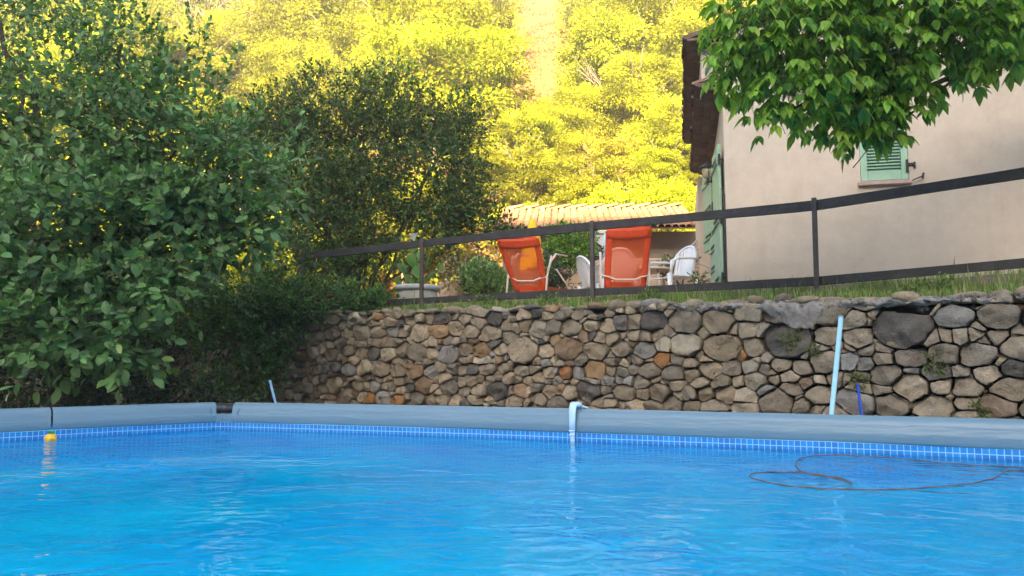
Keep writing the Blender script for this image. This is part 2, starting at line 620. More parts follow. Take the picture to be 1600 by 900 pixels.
# the wooded ridge behind the viewer, which keeps the garden in evening shade
P = []
for x in np.linspace(-420, 420, 60):
    row = []
    for y in (-30, -50, -75, -100, -120, -140, -180, -260, -400):
        t = max(0, min(1, (-y - 30) / 90))
        top = 55.0 + .5 * nz(x, y, .02, 5)
        z = -1.1 + (top + 1.1) * t if y > -121 else top - (-y - 120) * .22
        row.append(Vector((x, y, z)))
    P.append(row)
rb = MB(); rb.grid(P)
tag(rb.build('ridge', M['hill_back'], smooth=True), kind='structure')

# ------------------------------------------------------------------ pool
RZ = .273
WZ = .050                       # water level
rim_px = [(370, 628.3), (560, 631.5), (740, 634.6), (900, 638.2), (1100, 642.6), (1300, 647.2), (1450, 651), (1600, 655)]
rimR = [G(px, py, RZ) for px, py in rim_px]
d_ = (rimR[-1] - rimR[-2]).normalized()
rimR += [rimR[-1] + d_ * 1.2, rimR[-1] + d_ * 2.4]
rimL = [G(px, py, RZ) for px, py in [(335, 628.3), (240, 631), (160, 633.4), (80, 636), (0, 641)]]
dl = Vector((-.60, -.80, 0))
rimL[-1] = rimL[-2] + (rimL[-2] - rimL[-3]).normalized() * .55
rimL += [rimL[-1] + dl * 2.2, rimL[-1] + dl * 4.2]
corner = (rimR[0] + rimL[0]) / 2 + Vector((0, .03, 0))
nearR = rimR[-1] + Vector((-2.2, -4.2, 0))
nearL = Vector((rimL[-1].x + 2.8, nearR.y - .3, 0))
loop = [Vector((p.x, p.y, 0)) for p in (rimL[::-1] + [corner] + rimR)] + [Vector((nearR.x, nearR.y, 0)), Vector((nearL.x, nearL.y, 0))]
cen = sum(loop, Vector()) / len(loop)

pool = empty('pool', (0, 0, 0), 'above ground frame pool with blue liner, tile print band and grey blue rim', 'pool')


def inward(p, q, amt):
    t = (q - p); t.z = 0; t.normalize()
    n = Vector((-t.y, t.x, 0))
    if n.dot(cen - p) < 0: n = -n
    return n * amt


def offset_loop(lp, amt):
    out = []
    n = len(lp)
    for i, p in enumerate(lp):
        a, b = lp[(i - 1) % n], lp[(i + 1) % n]
        out.append(p + inward(a, b, amt))
    return out


inner = offset_loop(loop, .055)
# wall of the liner: printed tiles above, plain below
def uvwall(name, ring, z0, z1, m, u0=0.0):
    mb = MB(); n = len(ring)
    vs = []; us_ = []
    L = 0
    for i in range(n + 1):
        p = ring[i % n]
        if i: L += (p - ring[i - 1]).length
        vs += [Vector((p.x, p.y, z0)), Vector((p.x, p.y, z1))]; us_ += [(L, z0), (L, z1)]
    fs = [(2 * i, 2 * i + 2, 2 * i + 3, 2 * i + 1) for i in range(n)]
    mb.add(vs, fs)
    me = mb.mesh(name, m)
    uv = me.uv_layers.new(name='UVMap')
    for l in me.loops: uv.data[l.index].uv = us_[l.vertex_index]
    return link(name, me, pool)


# densify the ring
def densify(ring, step=.35):
    out = []
    n = len(ring)
    for i in range(n):
        a, b = ring[i], ring[(i + 1) % n]
        k = max(1, int((b - a).length / step))
        for j in range(k): out.append(a.lerp(b, j / k))
    return out


ringd = densify(inner)
wob = []
for i, p in enumerate(ringd):
    a = ringd[i - 1]; b = ringd[(i + 1) % len(ringd)]
    wob.append(p + inward(a, b, .012 * nz(p.x, p.y, 1.5)))
uvwall('tile_band', wob, -.115, .14, M['liner_tiles'])
uvwall('liner_wall', wob, -1.0, -.1155, M['liner'])
fl = MB()
fl.add([Vector((p.x, p.y, -1.0)) for p in wob], [tuple(range(len(wob)))])
fl.build('liner_floor', M['liner'], pool)
outer = offset_loop(loop, -.05)
ow = MB(); n = len(outer)
ow.add([Vector((p.x, p.y, z)) for p in outer for z in (-1.05, .16)], [(2 * i, 2 * ((i + 1) % n), 2 * ((i + 1) % n) + 1, 2 * i + 1) for i in range(n)])
ow.build('outer_wall', M['pvc'], pool)

# sleeve over the rim: round tube above, flat skirt hanging inside
prof = []
for k in range(9):
    a = R(200 - k * 25)
    prof.append((math.cos(a) * .052, RZ - .052 + math.sin(a) * .052))
prof += [(.060, RZ - .10), (.066, RZ - .125), (.060, RZ - .150), (.058, RZ - .163), (.054, RZ - .166), (.048, RZ - .12)]


def sleeve(pts, name='rim_sleeve'):
    # densify and sweep
    q = []
    for i in range(len(pts) - 1):
        k = max(2, int((pts[i + 1] - pts[i]).length / .12))
        for j in range(k): q.append(pts[i].lerp(pts[i + 1], j / k))
    q.append(pts[-1])
    rows = []
    for i, p in enumerate(q):
        a, b = q[max(0, i - 2)], q[min(len(q) - 1, i + 2)]
        nin = inward(a, b, 1)
        row = []
        for j, (o, z) in enumerate(prof):
            sag = .004 * nz(p.x * 2 + j * .1, p.y * 2, 1.3, 2.0) if j > 8 else .002 * nz(p.x, p.y, 2.0)
            row.append(Vector((p.x, p.y, 0)) + nin * (o + sag) + Vector((0, 0, z + sag)))
        rows.append(row)
    mb = MB(); mb.grid(rows)
    return mb.build(name, M['pvc'], pool, smooth=True)


sleeve(rimR)
iseam = 3
sleeve(rimL[:iseam + 1])
dseam = (rimL[4] - rimL[3]).normalized() * .012
sleeve([rimL[3] + dseam] + rimL[4:])
sleeve([rimR[-1], nearR + Vector((0, 0, 0))])
sleeve([nearR, nearL, rimL[-1]])
# dark corner connector between the two sleeves
cb = MB()
rows = []
cp = [rimL[0].lerp(rimL[1], .10), rimL[0], corner, rimR[0], rimR[0].lerp(rimR[1], .06)]
cp2 = []
for i in range(len(cp) - 1):
    for j in range(4): cp2.append(cp[i].lerp(cp[i + 1], j / 4))
cp2.append(cp[-1])
for i, p in enumerate(cp2):
    a, b = cp2[max(0, i - 2)], cp2[min(len(cp2) - 1, i + 2)]
    nin = inward(a, b, 1)
    rows.append([Vector((p.x, p.y, 0)) + nin * (math.cos(R(200 - k * 22)) * .046) + Vector((0, 0, RZ - .056 + math.sin(R(200 - k * 22)) * .046)) for k in range(12)])
cb.grid(rows)
cb.build('corner_connector', M['corner_plastic'], pool, smooth=True)
# sleeve cloth below the connector
cb = MB(); rows = []
for i, p in enumerate(cp2):
    a, b = cp2[max(0, i - 2)], cp2[min(len(cp2) - 1, i + 2)]
    nin = inward(a, b, 1)
    e = abs(i - (len(cp2) - 1) / 2) / ((len(cp2) - 1) / 2)
    zt = RZ - .095 + (.06 * max(0, e - .8) / .2)
    rows.append([Vector((p.x, p.y, 0)) + nin * .058 + Vector((0, 0, zt)), Vector((p.x, p.y, 0)) + nin * .062 + Vector((0, 0, RZ - .13)), Vector((p.x, p.y, 0)) + nin * .056 + Vector((0, 0, RZ - .165))])
cb.grid(rows)
cb.build('corner_sleeve', M['pvc'], pool, smooth=True)

wt = MB()
wt.add([Vector((p.x, p.y, WZ)) for p in wob], [tuple(range(len(wob)))])
wme = wt.mesh('water', M['water'])
if wme.polygons[0].normal.z < 0: wme.flip_normals()
tag(link('water', wme), kind='structure')

# ------------------------------------------------------------------ leaf machinery
def frames(d, n):
    """rows: x = side, y = along the leaf, z = normal"""
    y = d / np.linalg.norm(d, axis=1, keepdims=True)
    z = n - y * (n * y).sum(1, keepdims=True)
    z /= np.linalg.norm(z, axis=1, keepdims=True) + 1e-9
    x = np.cross(y, z)
    return np.stack([x, y, z], axis=1)


TPL = {
    'oval': (np.array([[0, 0, 0], [-.27, .25, .05], [.27, .25, .05], [0, .3, 0], [-.30, .58, .03], [.30, .58, .03], [0, .62, -.02], [-.16, .85, -.03], [.16, .85, -.03], [0, 1, -.10]]),
             np.array([[0, 3, 1], [0, 2, 3], [1, 3, 4], [3, 6, 4], [3, 2, 5], [3, 5, 6], [4, 6, 7], [6, 5, 8], [7, 6, 9], [6, 8, 9]])),
    'ovate': (np.array([[0, 0, 0], [-.15, .16, .04], [.15, .16, .04], [0, .25, 0], [-.22, .40, .03], [.22, .40, .03], [0, .55, -.03], [-.13, .74, -.05], [.13, .74, -.05], [0, 1, -.16]]),
              np.array([[0, 3, 1], [0, 2, 3], [1, 3, 4], [3, 6, 4], [3, 2, 5], [3, 5, 6], [4, 6, 7], [6, 5, 8], [7, 6, 9], [6, 8, 9]])),
    'diamond': (np.array([[0, 0, 0], [-.3, .45, .06], [0, 1, 0], [.3, .45, .06]]), np.array([[0, 3, 2], [0, 2, 1]])),
}


def leaf_mesh(name, pos, d, nrm, size, colr, tpl, m):
    tv, tf = TPL[tpl]
    F = frames(d, nrm)
    V = np.einsum('tk,nkj->ntj', tv, F) * size[:, None, None] + pos[:, None, :]
    n = len(pos); k = len(tv)
    Fc = (tf[None] + (np.arange(n) * k)[:, None, None]).reshape(-1, 3)
    C = np.repeat(colr, k, axis=0)
    return mesh_np(name, V.reshape(-1, 3), Fc, m, C)


def palette(n, cols, jit=.18, weights=None):
    c = np.array(cols)[rng.choice(len(cols), n, p=weights)]
    return np.clip(c * (1 + rng.normal(0, jit, (n, 1))) * (1 + rng.normal(0, jit * .3, (n, 3))), .004, 1)


def blob_points(ells, n, shell=.35, keep=None):
    """points inside several ellipsoids, biased outwards; also their outward directions"""
    vol = np.array([e[1][0] * e[1][1] * e[1][2] for e in ells]) ** .7
    idx = rng.choice(len(ells), n, p=vol / vol.sum())
    c = np.array([e[0] for e in ells])[idx]; r = np.array([e[1] for e in ells])[idx]
    u = rng.normal(size=(n, 3)); u /= np.linalg.norm(u, axis=1, keepdims=True)
    rad = rng.random(n) ** shell
    p = c + u * rad[:, None] * r
    if keep is not None:
        k = np.array([keep(Vector(q)) for q in p]); p, u = p[k], u[k]
    return p, u


def twigs(p, u, L, per, droop, spread=.8, up=.1):
    """leaves set alternately along a twig that starts at p and runs outwards"""
    n = len(p)
    td = u * .7 + rng.normal(0, .45, (n, 3)); td[:, 2] += up
    td /= np.linalg.norm(td, axis=1, keepdims=True)
    l = L * rng.uniform(.6, 1.3, n)
    pos = []; dr = []
    for j in range(per):
        t = (j + .5) / per
        q = p + td * (l * t)[:, None]; q[:, 2] -= droop * l * t * t
        side = np.cross(td, rng.normal(size=(n, 3))); side /= np.linalg.norm(side, axis=1, keepdims=True)
        dd = td * (.35 + .6 * t) + side * spread * (1 - .35 * t); dd[:, 2] -= droop * .9
        pos.append(q); dr.append(dd)
    end = p + td * l[:, None]; end[:, 2] -= droop * l
    return np.concatenate(pos), np.concatenate(dr), (p, end)


def twig_mesh(name, a, b, r, m, parent):
    n = len(a)
    ax = b - a; ax /= np.linalg.norm(ax, axis=1, keepdims=True) + 1e-9
    s = np.cross(ax, np.array([.3, .2, .93])); s /= np.linalg.norm(s, axis=1, keepdims=True) + 1e-9
    t = np.cross(ax, s)
    V = np.stack([a + s * r, a - s * r * .5 + t * r * .87, a - s * r * .5 - t * r * .87, b], axis=1).reshape(-1, 3)
    F = (np.array([[0, 1, 3], [1, 2, 3], [2, 0, 3]])[None] + (np.arange(n) * 4)[:, None, None]).reshape(-1, 3)
    o = link(name, mesh_np(name, V, F, m), parent)
    o['kind'] = 'stuff'
    return o


def limbs(mb, base, targets, r0, seed=0, nseg=7, wob_=.12, n=7, side=4, sl=.22):
    rd = random.Random(seed)
    for tgt, r1 in targets:
        a, b = Vector(base), Vector(tgt)
        L = (b - a).length
        pts = []; rs = []
        for i in range(nseg + 1):
            t = i / nseg
            p = a.lerp(b, t) + Vector((0, 0, L * .12 * math.sin(math.pi * t)))
            if 0 < i < nseg: p += Vector((rd.gauss(0, 1), rd.gauss(0, 1), rd.gauss(0, .6))) * wob_ * L * .25
            pts.append(p); rs.append(r0 * (1 - t) ** .8 * .6 + r1)
        mb.tube(pts, rs, n)
        # side branches
        for k in range(side):
            i = rd.randint(2, nseg)
            q = pts[i] + Vector((rd.gauss(0, 1), rd.gauss(0, 1), rd.gauss(.2, .7))) * L * sl
            mb.tube([pts[i], pts[i].lerp(q, .5) + Vector((0, 0, .04)), q], [rs[i] * .55, rs[i] * .35, .004], 5)


def project(p):
    """numpy points -> photo pixels and depth"""
    c, s = math.cos(PITCH), math.sin(PITCH)
    q = p - np.array([0, 0, CAMZ])
    f = q[:, 1] * c + q[:, 2] * s
    upv = -q[:, 1] * s + q[:, 2] * c
    return 800 + 1200 * q[:, 0] / f, 450 - 1200 * upv / f, f


def split_leaves(parent, name, pos, dr, nr, size, colr, tpl, m, top=300):
    """the 300 leaves that show largest become parts of their own, the rest one part"""
    px, py, f = project(pos)
    sc = size / f * (0.35 + np.abs((nr / np.linalg.norm(nr, axis=1, keepdims=True) * (pos - np.array([0, 0, CAMZ])) / f[:, None]).sum(1)))
    sc = np.where((px > 5) & (px < 1595) & (py > 5) & (py < 895), sc, 0)
    # favour the leaves at the front of the crown
    fr = (f.max() - f) / (f.max() - f.min() + 1e-6)
    idx = np.argsort(-(sc * (.4 + fr)))
    big, rest = idx[:top], idx[top:]
    tv, tf = TPL[tpl]
    K = 6
    ms = []
    for k in range(K):
        j = big[k % len(big)]
        c = np.repeat(colr[big[k::K]].mean(0)[None] * (1 + .12 * (k - 2.5) / 2.5), len(tv), axis=0)
        ms.append(mesh_np(name, tv, tf, m, c))
    Fm = frames(dr[big], nr[big])
    for i, j in enumerate(big):
        o = bpy.data.objects.new(name, ms[i % K])
        col.objects.link(o)
        o.parent = parent
        X = Matrix([[*Fm[i][:, 0], 0], [*Fm[i][:, 1], 0], [*Fm[i][:, 2], 0], [0, 0, 0, 1]])
        X = Matrix(((Fm[i][0][0], Fm[i][1][0], Fm[i][2][0], 0), (Fm[i][0][1], Fm[i][1][1], Fm[i][2][1], 0), (Fm[i][0][2], Fm[i][1][2], Fm[i][2][2], 0), (0, 0, 0, 1)))
        o.matrix_local = Matrix.Translation(Vector(pos[j]) - parent.location) @ X @ Matrix.Scale(float(size[j]), 4)
    o = link('foliage', leaf_mesh('foliage', pos[rest] - np.array(parent.location), dr[rest], nr[rest], size[rest], colr[rest], tpl, m), parent)
    o['kind'] = 'stuff'
    return o


def ell(px, py, rx, ry, D, rd):
    c = at(px, py, D)
    return ((c.x, c.y, c.z), (rx * D / 1200, rd, ry * D / 1200))


# ------------------------------------------------------------------ big leafy tree on the left
def left_tree():
    ells = [ell(40, 130, 170, 180, 7.6, .9), ell(160, 190, 150, 140, 7.4, .8), ell(275, 235, 120, 130, 7.5, .8), ell(90, 370, 160, 130, 7.0, .9),
            ell(345, 275, 110, 95, 7.6, .7), ell(250, 345, 120, 85, 7.2, .7), ell(20, 480, 110, 75, 6.6, .6), ell(90, 530, 95, 45, 6.5, .4),
            ell(370, 355, 60, 50, 7.4, .5), ell(300, 405, 60, 45, 7.3, .4), ell(200, 445, 95, 50, 6.9, .5), ell(195, 530, 40, 40, 6.7, .3), ell(190, 70, 60, 40, 7.5, .4),
            ell(10, -40, 200, 110, 7.9, .8), ell(-150, 250, 200, 240, 8.2, 1.2)]
    t = empty('broadleaf_tree', (-4.9, 8.3, -1.05), 'big leafy tree with broad oval blue green leaves overhanging the left end of the pool', 'tree')
    keep = lambda q: noise.noise(q * 2.1) > -.20 + .14 * min(max(q.z - 2.6, 0), 1)
    p, u = blob_points(ells, 6400, .42, keep)
    pos, dr, (a, b) = twigs(p, u, .30, 8, .15, .8, .25)
    # some long upright shoots against the hill
    sh = [(235, 75, 210, 10), (262, 90, 250, 55), (315, 100, 322, 45), (345, 140, 372, 70), (225, 60, 228, -10), (285, 105, 300, 30), (90, 10, 92, -40), (430, 260, 470, 195), (420, 290, 478, 240), (400, 330, 455, 300), (130, 60, 150, -10), (180, 70, 190, 0), (385, 210, 400, 160)]
    pp = []; uu = []
    for (x0, y0, x1, y1) in sh:
        A, B = at(x0, y0, 7.4), at(x1, y1, 7.3)
        for k in range(9):
            q = A.lerp(B, k / 8); pp.append(q); uu.append((B - A).normalized())
    pp = np.array(pp); uu = np.array(uu)
    p2, d2, (a2, b2) = twigs(pp, uu, .14, 5, .1, .9, .3)
    pos = np.concatenate([pos, p2]); dr = np.concatenate([dr, d2])
    n = len(pos)
    nr = rng.normal(0, .55, (n, 3)) + np.array([0, -.55, .75])
    size = rng.uniform(.042, .10, n)
    # leaves grow bigger on the low boughs
    size *= np.clip(1.4 - (pos[:, 2] - .9) * .2, .75, 1.45)
    c = palette(n, [(.10, .20, .068), (.13, .25, .08), (.19, .31, .09), (.075, .15, .055)], .2, [.35, .35, .15, .15])
    split_leaves(t, 'leaf', pos, dr, nr, size, c, 'oval', M['leaf'])
    off = np.array(t.location)
    twig_mesh('twigs', a - off, b - off, .005, M['bark'], t)
    mb = MB()
    mb.tube([(0, 0, 0), (.05, 0, .5), (.0, .05, 1.1), (.1, 0, 1.7)], [.17, .14, .12, .11], 12)
    tg = [(Vector(e[0]) - Vector(off), .012) for e in ells]
    limbs(mb, (.1, 0, 1.6), tg, .07, 3)
    mb.build('trunk', M['bark'], t, smooth=True)


left_tree()


# ------------------------------------------------------------------ bough hanging in at the top right
def right_tree():
    ells = [ell(1165, 40, 55, 85, 5.0, .35), ell(1240, 60, 90, 110, 4.9, .4), ell(1330, 70, 110, 115, 5.0, .45), ell(1345, 145, 70, 55, 5.1, .35), ell(1385, 115, 75, 70, 5.1, .35),
            ell(1450, 50, 110, 95, 4.9, .45), ell(1560, 25, 110, 75, 4.8, .4), ell(1230, 145, 60, 45, 4.9, .25), ell(1285, 180, 38, 24, 5.0, .15), ell(1370, 176, 48, 28, 5.1, .2), ell(1312, 212, 10, 14, 5.0, .08), ell(1215, 182, 26, 12, 4.9, .1), ell(1405, 192, 30, 14, 5.1, .1), ell(1120, 110, 18, 30, 5.0, .15), ell(1340, 195, 34, 18, 5.1, .15), ell(1150, 90, 28, 40, 5.0, .2),
            ell(1350, -60, 260, 90, 5.0, .6), ell(1650, 0, 150, 110, 5.0, .6)]
    t = empty('overhanging_tree', (6.6, 7.4, PZ - .03), 'bright green tree with pointed drooping leaflets hanging in front of the house wall', 'tree')
    p, u = blob_points(ells, 2400, .5)
    # palmate fans of five drooping leaflets at the end of a thin stalk
    n = len(p)
    st = u * .5 + rng.normal(0, .5, (n, 3)); st[:, 2] -= .1; st /= np.linalg.norm(st, axis=1, keepdims=True)
    Ls = rng.uniform(.06, .15, n)
    hub = p + st * Ls[:, None]
    pos = []; dr = []; nr = []; sz = []
    h = st.copy(); h[:, 2] *= .3; h /= np.linalg.norm(h, axis=1, keepdims=True)
    sd_ = np.cross(h, np.array([0, 0, 1.0])); sd_ /= np.linalg.norm(sd_, axis=1, keepdims=True) + 1e-9
    for k, (ang, s) in enumerate([(0, 1.1), (42, 1.0), (-42, 1.0), (95, .75), (-95, .75)]):
        a = R(ang) + rng.normal(0, .16, n)
        dd = h * np.cos(a)[:, None] + sd_ * np.sin(a)[:, None]
        dn = rng.uniform(.5, 1.3, n)
        dd = dd + np.array([0, 0, -1.0]) * dn[:, None]
        nn = (h * np.cos(a)[:, None] + sd_ * np.sin(a)[:, None]) * .9 + np.array([0, 0, 1.0]) * .7 + rng.normal(0, .15, (n, 3))
        pos.append(hub); dr.append(dd); nr.append(nn); sz.append(rng.uniform(.06, .135, n) * s)
    pos = np.concatenate(pos); dr = np.concatenate(dr); nr = np.concatenate(nr); sz = np.concatenate(sz)
    c = palette(len(pos), [(.18, .34, .045), (.26, .43, .06), (.36, .52, .08), (.10, .21, .045)], .18, [.35, .3, .15, .2])
    split_leaves(t, 'leaflet', pos, dr, nr, sz, c, 'ovate', M['leaf_thin'])
    off = np.array(t.location)
    twig_mesh('stalks', p - st * .12 - off, hub - off, .0028, M['twig'], t)
    mb = MB()
    mb.tube([(0, 0, 0), (.02, -.02, .6), (-.05, -.1, 1.2), (-.1, -.3, 1.75)], [.16, .13, .11, .10], 12)
    tg = [(Vector(e[0]) - Vector(off), .006) for e in ells]
    limbs(mb, (-.1, -.3, 1.7), tg, .05, 5, wob_=.04, side=2, sl=.05)
    mb.build('trunk', M['bark'], t, smooth=True)


right_tree()


# ------------------------------------------------------------------ shrubs
def bush(name, label, cat, ells, n, per, L, size, cols, m='leaf_small', tpl='diamond', loc=None, group=None, thresh=-.25, fs=1.6, trunk=True, up=.15, weights=None, shell=.4, nup=(0, -.4, .8), stems_to=None, droop=.12):
    cx = sum(e[0][0] for e in ells) / len(ells); cy = sum(e[0][1] for e in ells) / len(ells)
    zb = loc[2] if loc else PZ
    t = empty(name, (cx, cy, zb) if loc is None or len(loc) == 1 else loc, label, cat, group)
    p, u = blob_points(ells, n, shell, lambda q: noise.noise(q * fs) > thresh)
    pos, dr, (a, b) = twigs(p, u, L, per, droop, .8, up)
    k = len(pos)
    nr = rng.normal(0, .6, (k, 3)) + np.array(nup)
    off = np.array(t.location)
    c = palette(k, cols, .2, weights)
    o = link('foliage', leaf_mesh('foliage', pos - off, dr, nr, rng.uniform(.7, 1.3, k) * size, c, tpl, M[m]), t)
    o['kind'] = 'stuff'
    twig_mesh('twigs', a - off, b - off, .004, M['bark'], t)
    if trunk:
        mb = MB()
        rd = random.Random(len(name))
        for e in ells:
            tgt = Vector(e[0]) - Vector(off)
            bs = Vector((rd.uniform(-.12, .12), rd.uniform(-.12, .12), 0))
            limbs(mb, bs, [(tgt, .004)], .035, rd.randint(0, 99), 5, .12, 5)
        mb.build('stems', M['bark'], t, smooth=True)
    return t


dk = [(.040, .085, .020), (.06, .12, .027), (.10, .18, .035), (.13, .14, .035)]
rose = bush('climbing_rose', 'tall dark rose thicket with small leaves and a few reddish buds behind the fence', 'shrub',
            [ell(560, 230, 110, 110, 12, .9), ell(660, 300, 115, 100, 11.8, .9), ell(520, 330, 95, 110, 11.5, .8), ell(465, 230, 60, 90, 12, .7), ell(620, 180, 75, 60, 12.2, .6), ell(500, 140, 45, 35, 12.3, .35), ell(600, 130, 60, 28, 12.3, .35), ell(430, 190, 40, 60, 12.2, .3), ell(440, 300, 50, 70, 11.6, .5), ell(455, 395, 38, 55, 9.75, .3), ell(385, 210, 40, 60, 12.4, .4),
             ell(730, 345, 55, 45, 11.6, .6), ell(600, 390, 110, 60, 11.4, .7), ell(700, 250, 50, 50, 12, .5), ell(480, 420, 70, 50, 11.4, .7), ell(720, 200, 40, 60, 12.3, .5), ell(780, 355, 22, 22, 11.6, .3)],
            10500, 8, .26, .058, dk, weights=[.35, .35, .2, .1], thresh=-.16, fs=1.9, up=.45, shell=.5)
shp = []; shu = []
rs_ = random.Random(31)
for k in range(90):
    x0 = rs_.uniform(400, 770); y0 = 175 + (x0 - 560) ** 2 / 420 + rs_.uniform(-20, 60)
    A = at(x0, y0, 11.9 + rs_.uniform(-.5, .4)); dx_ = rs_.gauss(0, 1) + (x0 - 580) / 150
    v_ = Vector((dx_ * .5, rs_.gauss(0, .3), 1)).normalized(); L_ = rs_.uniform(.35, .95)
    for j in range(7):
        t_ = j / 6; shp.append(A + v_ * L_ * t_ + Vector((dx_ * .15 * t_ * t_, 0, -.25 * L_ * t_ * t_))); shu.append(v_)
shp = np.array(shp); shu = np.array(shu)
p_, d_2, (a_, b_) = twigs(shp, shu, .13, 4, .1, .9, .2)
k_ = len(p_)
o = link('shoot_leaves', leaf_mesh('shoot_leaves', p_ - np.array(rose.location), d_2, rng.normal(0, .6, (k_, 3)) + np.array([0, -.4, .8]), rng.uniform(.03, .07, k_), palette(k_, [(.08, .14, .03), (.13, .16, .03), (.18, .22, .04)], .2), 'diamond', M['leaf_small']), rose)
o['kind'] = 'stuff'
twig_mesh('shoot_twigs', shp - np.array(rose.location), shp + shu * .16 - np.array(rose.location), .005, M['bark'], rose)
# reddish buds on it
bd = MB()
for (x, y) in [(478, 190), (515, 285), (610, 292), (742, 215), (560, 210), (697, 268), (640, 240), (725, 255), (545, 315), (590, 365)]:
    c = at(x, y, 10.9) - rose.location
    bd.lathe([(0.004, -.022), (.018, -.008), (.020, .008), (.008, .022)], c, 7)
o = bd.build('buds', simple('orange_red_buds', (.20, .07, .035), .6, .3, 20), rose, smooth=True); o['kind'] = 'stuff'
sh = bush('shoots', '', '', [ell(430, 200, 10, 10, 12, .1)], 1, 1, .1, .03, dk)
for c_ in list(sh.children): bpy.data.objects.remove(c_)
bpy.data.objects.remove(sh)

ivy = bush('ivy_mound', 'low mound of dense dark green ivy spilling over the left end of the stone wall', 'shrub',
           [ell(400, 465, 100, 45, 9.8, .5), ell(500, 470, 90, 32, 9.6, .45), ell(590, 476, 42, 20, 9.5, .3), ell(360, 520, 70, 50, 9.7, .35), ell(430, 510, 55, 45, 9.5, .3),
            ell(300, 480, 80, 50, 10, .6), ell(405, 570, 38, 50, 9.4, .22), ell(350, 600, 60, 28, 9.3, .25)],
           3600, 7, .13, .050, [(.06, .13, .03), (.09, .19, .04), (.14, .26, .06)], thresh=-.3, fs=3.0, loc=(-3.4, 10.2, 1.15), weights=[.45, .4, .15], up=.3)
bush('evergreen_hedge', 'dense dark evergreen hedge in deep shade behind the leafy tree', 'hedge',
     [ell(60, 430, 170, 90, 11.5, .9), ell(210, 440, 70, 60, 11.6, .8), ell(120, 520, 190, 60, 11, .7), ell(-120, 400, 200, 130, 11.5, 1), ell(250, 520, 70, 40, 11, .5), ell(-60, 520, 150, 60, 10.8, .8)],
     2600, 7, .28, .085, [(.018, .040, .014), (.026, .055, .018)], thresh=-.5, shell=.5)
bush('shade_shrub', 'low added shrub, leaves darkened to near black to fill the deep shade behind the left end of the pool', 'shrub',
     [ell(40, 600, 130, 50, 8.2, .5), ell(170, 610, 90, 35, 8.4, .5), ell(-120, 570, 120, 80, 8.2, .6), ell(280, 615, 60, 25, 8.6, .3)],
     1500, 7, .22, .06, [(.018, .040, .016), (.028, .055, .02)], thresh=-.4, loc=(-4.6, 8.6, -1.05))  # added shrub; its near black leaf colours stand in for deep shade
bush('box_shrub', 'rounded bright green shrub between the two orange loungers', 'shrub',
     [ell(893, 385, 34, 33, 12.2, .4), ell(870, 400, 26, 22, 12.1, .3), ell(915, 378, 20, 30, 12.3, .3), ell(880, 362, 26, 14, 12.5, .25)],
     900, 7, .10, .050, [(.16, .30, .04), (.24, .40, .05), (.10, .20, .04)], thresh=-.35, fs=3)
bush('lavender_bush', 'grey green feathery bush left of the first orange lounger', 'shrub',
     [ell(760, 442, 32, 24, 10.8, .35), ell(742, 430, 20, 16, 11, .3), ell(776, 452, 20, 14, 10.7, .3)],
     520, 8, .16, .055, [(.12, .22, .06), (.17, .26, .09)], thresh=-.4, up=.8, nup=(0, -.9, .2))
bush('rose_bush', 'thin rose bush with dark leaves right of the first orange lounger', 'shrub',
     [ell(860, 430, 20, 32, 10.9, .25), ell(875, 445, 14, 18, 10.9, .2)],
     240, 7, .14, .045, [(.05, .10, .05), (.08, .14, .06)], thresh=-.3, up=.4, fs=4)
bush('spotted_shrub', 'loose shrub with pale cream leaves above the bright paving by the pot', 'shrub',
     [ell(735, 415, 38, 30, 11.2, .3), ell(705, 432, 26, 22, 11.2, .3), ell(765, 395, 26, 25, 11.3, .3)],
     190, 6, .14, .055, [(.48, .36, .20), (.55, .44, .30), (.10, .15, .05)], thresh=-.2, up=.1, fs=4)
bush('purple_plant', 'small dark purple leaved plant beside the white pillar', 'plant',
     [ell(932, 398, 20, 12, 12.6, .2)], 120, 6, .09, .05, [(.10, .03, .05), (.14, .05, .07)], fs=5)
bush('potted_herb', 'straggly pale green plant on the parapet behind the white plastic chair', 'plant',
     [ell(1040, 415, 14, 8, 11.5, .15), ell(1060, 408, 14, 8, 11.6, .15), ell(1075, 404, 10, 6, 11.6, .1)], 90, 6, .10, .045, [(.16, .22, .10), (.10, .16, .06)], thresh=-.4, fs=5)
bush('garden_weed', 'thin weed growing at the foot of the house shutter by the white chair', 'plant',
     [ell(1092, 435, 12, 9, 9.3, .1)], 26, 6, .08, .035, [(.14, .18, .07)], thresh=-.6, fs=5)
for i, (x, y, r, lab) in enumerate([(1238, 532, 15, 'green weed rooted in the rubble patch high in the wall'),
                                     (1275, 548, 9, 'tiny green weed below the rubble patch of the wall'),
                                     (1462, 570, 16, 'mossy weed hanging in the wall right of the blue pole'),
                                     (1343, 596, 11, 'small yellowish weed just above the blue strip'),
                                     (1530, 640, 10, 'little weed lowest in the wall, far right just above the pool rim')]):
    q = at(x, y, 5.8)
    # put on the wall face
    rr = ray(x, y); o0 = Vector((0, 0, CAMZ))
    nn = Vector((wnrm.x, wnrm.y, 0)); tt = (Vector((WR.x, WR.y, 0)) - o0).dot(nn) / rr.dot(nn)
    q = o0 + rr * tt
    e = ((q.x + wnrm.x * .03, q.y + wnrm.y * .03, q.z), (r * q.y / 1200, .04, r * q.y / 1200))
    bush('wall_weed', lab, 'weed', [e], int(r * 5), 5, .05, .020, [(.12, .18, .04), (.16, .19, .06)], thresh=-.8, fs=5, trunk=False, loc=(q.x, q.y, q.z - .04), group='weeds in the stone wall')

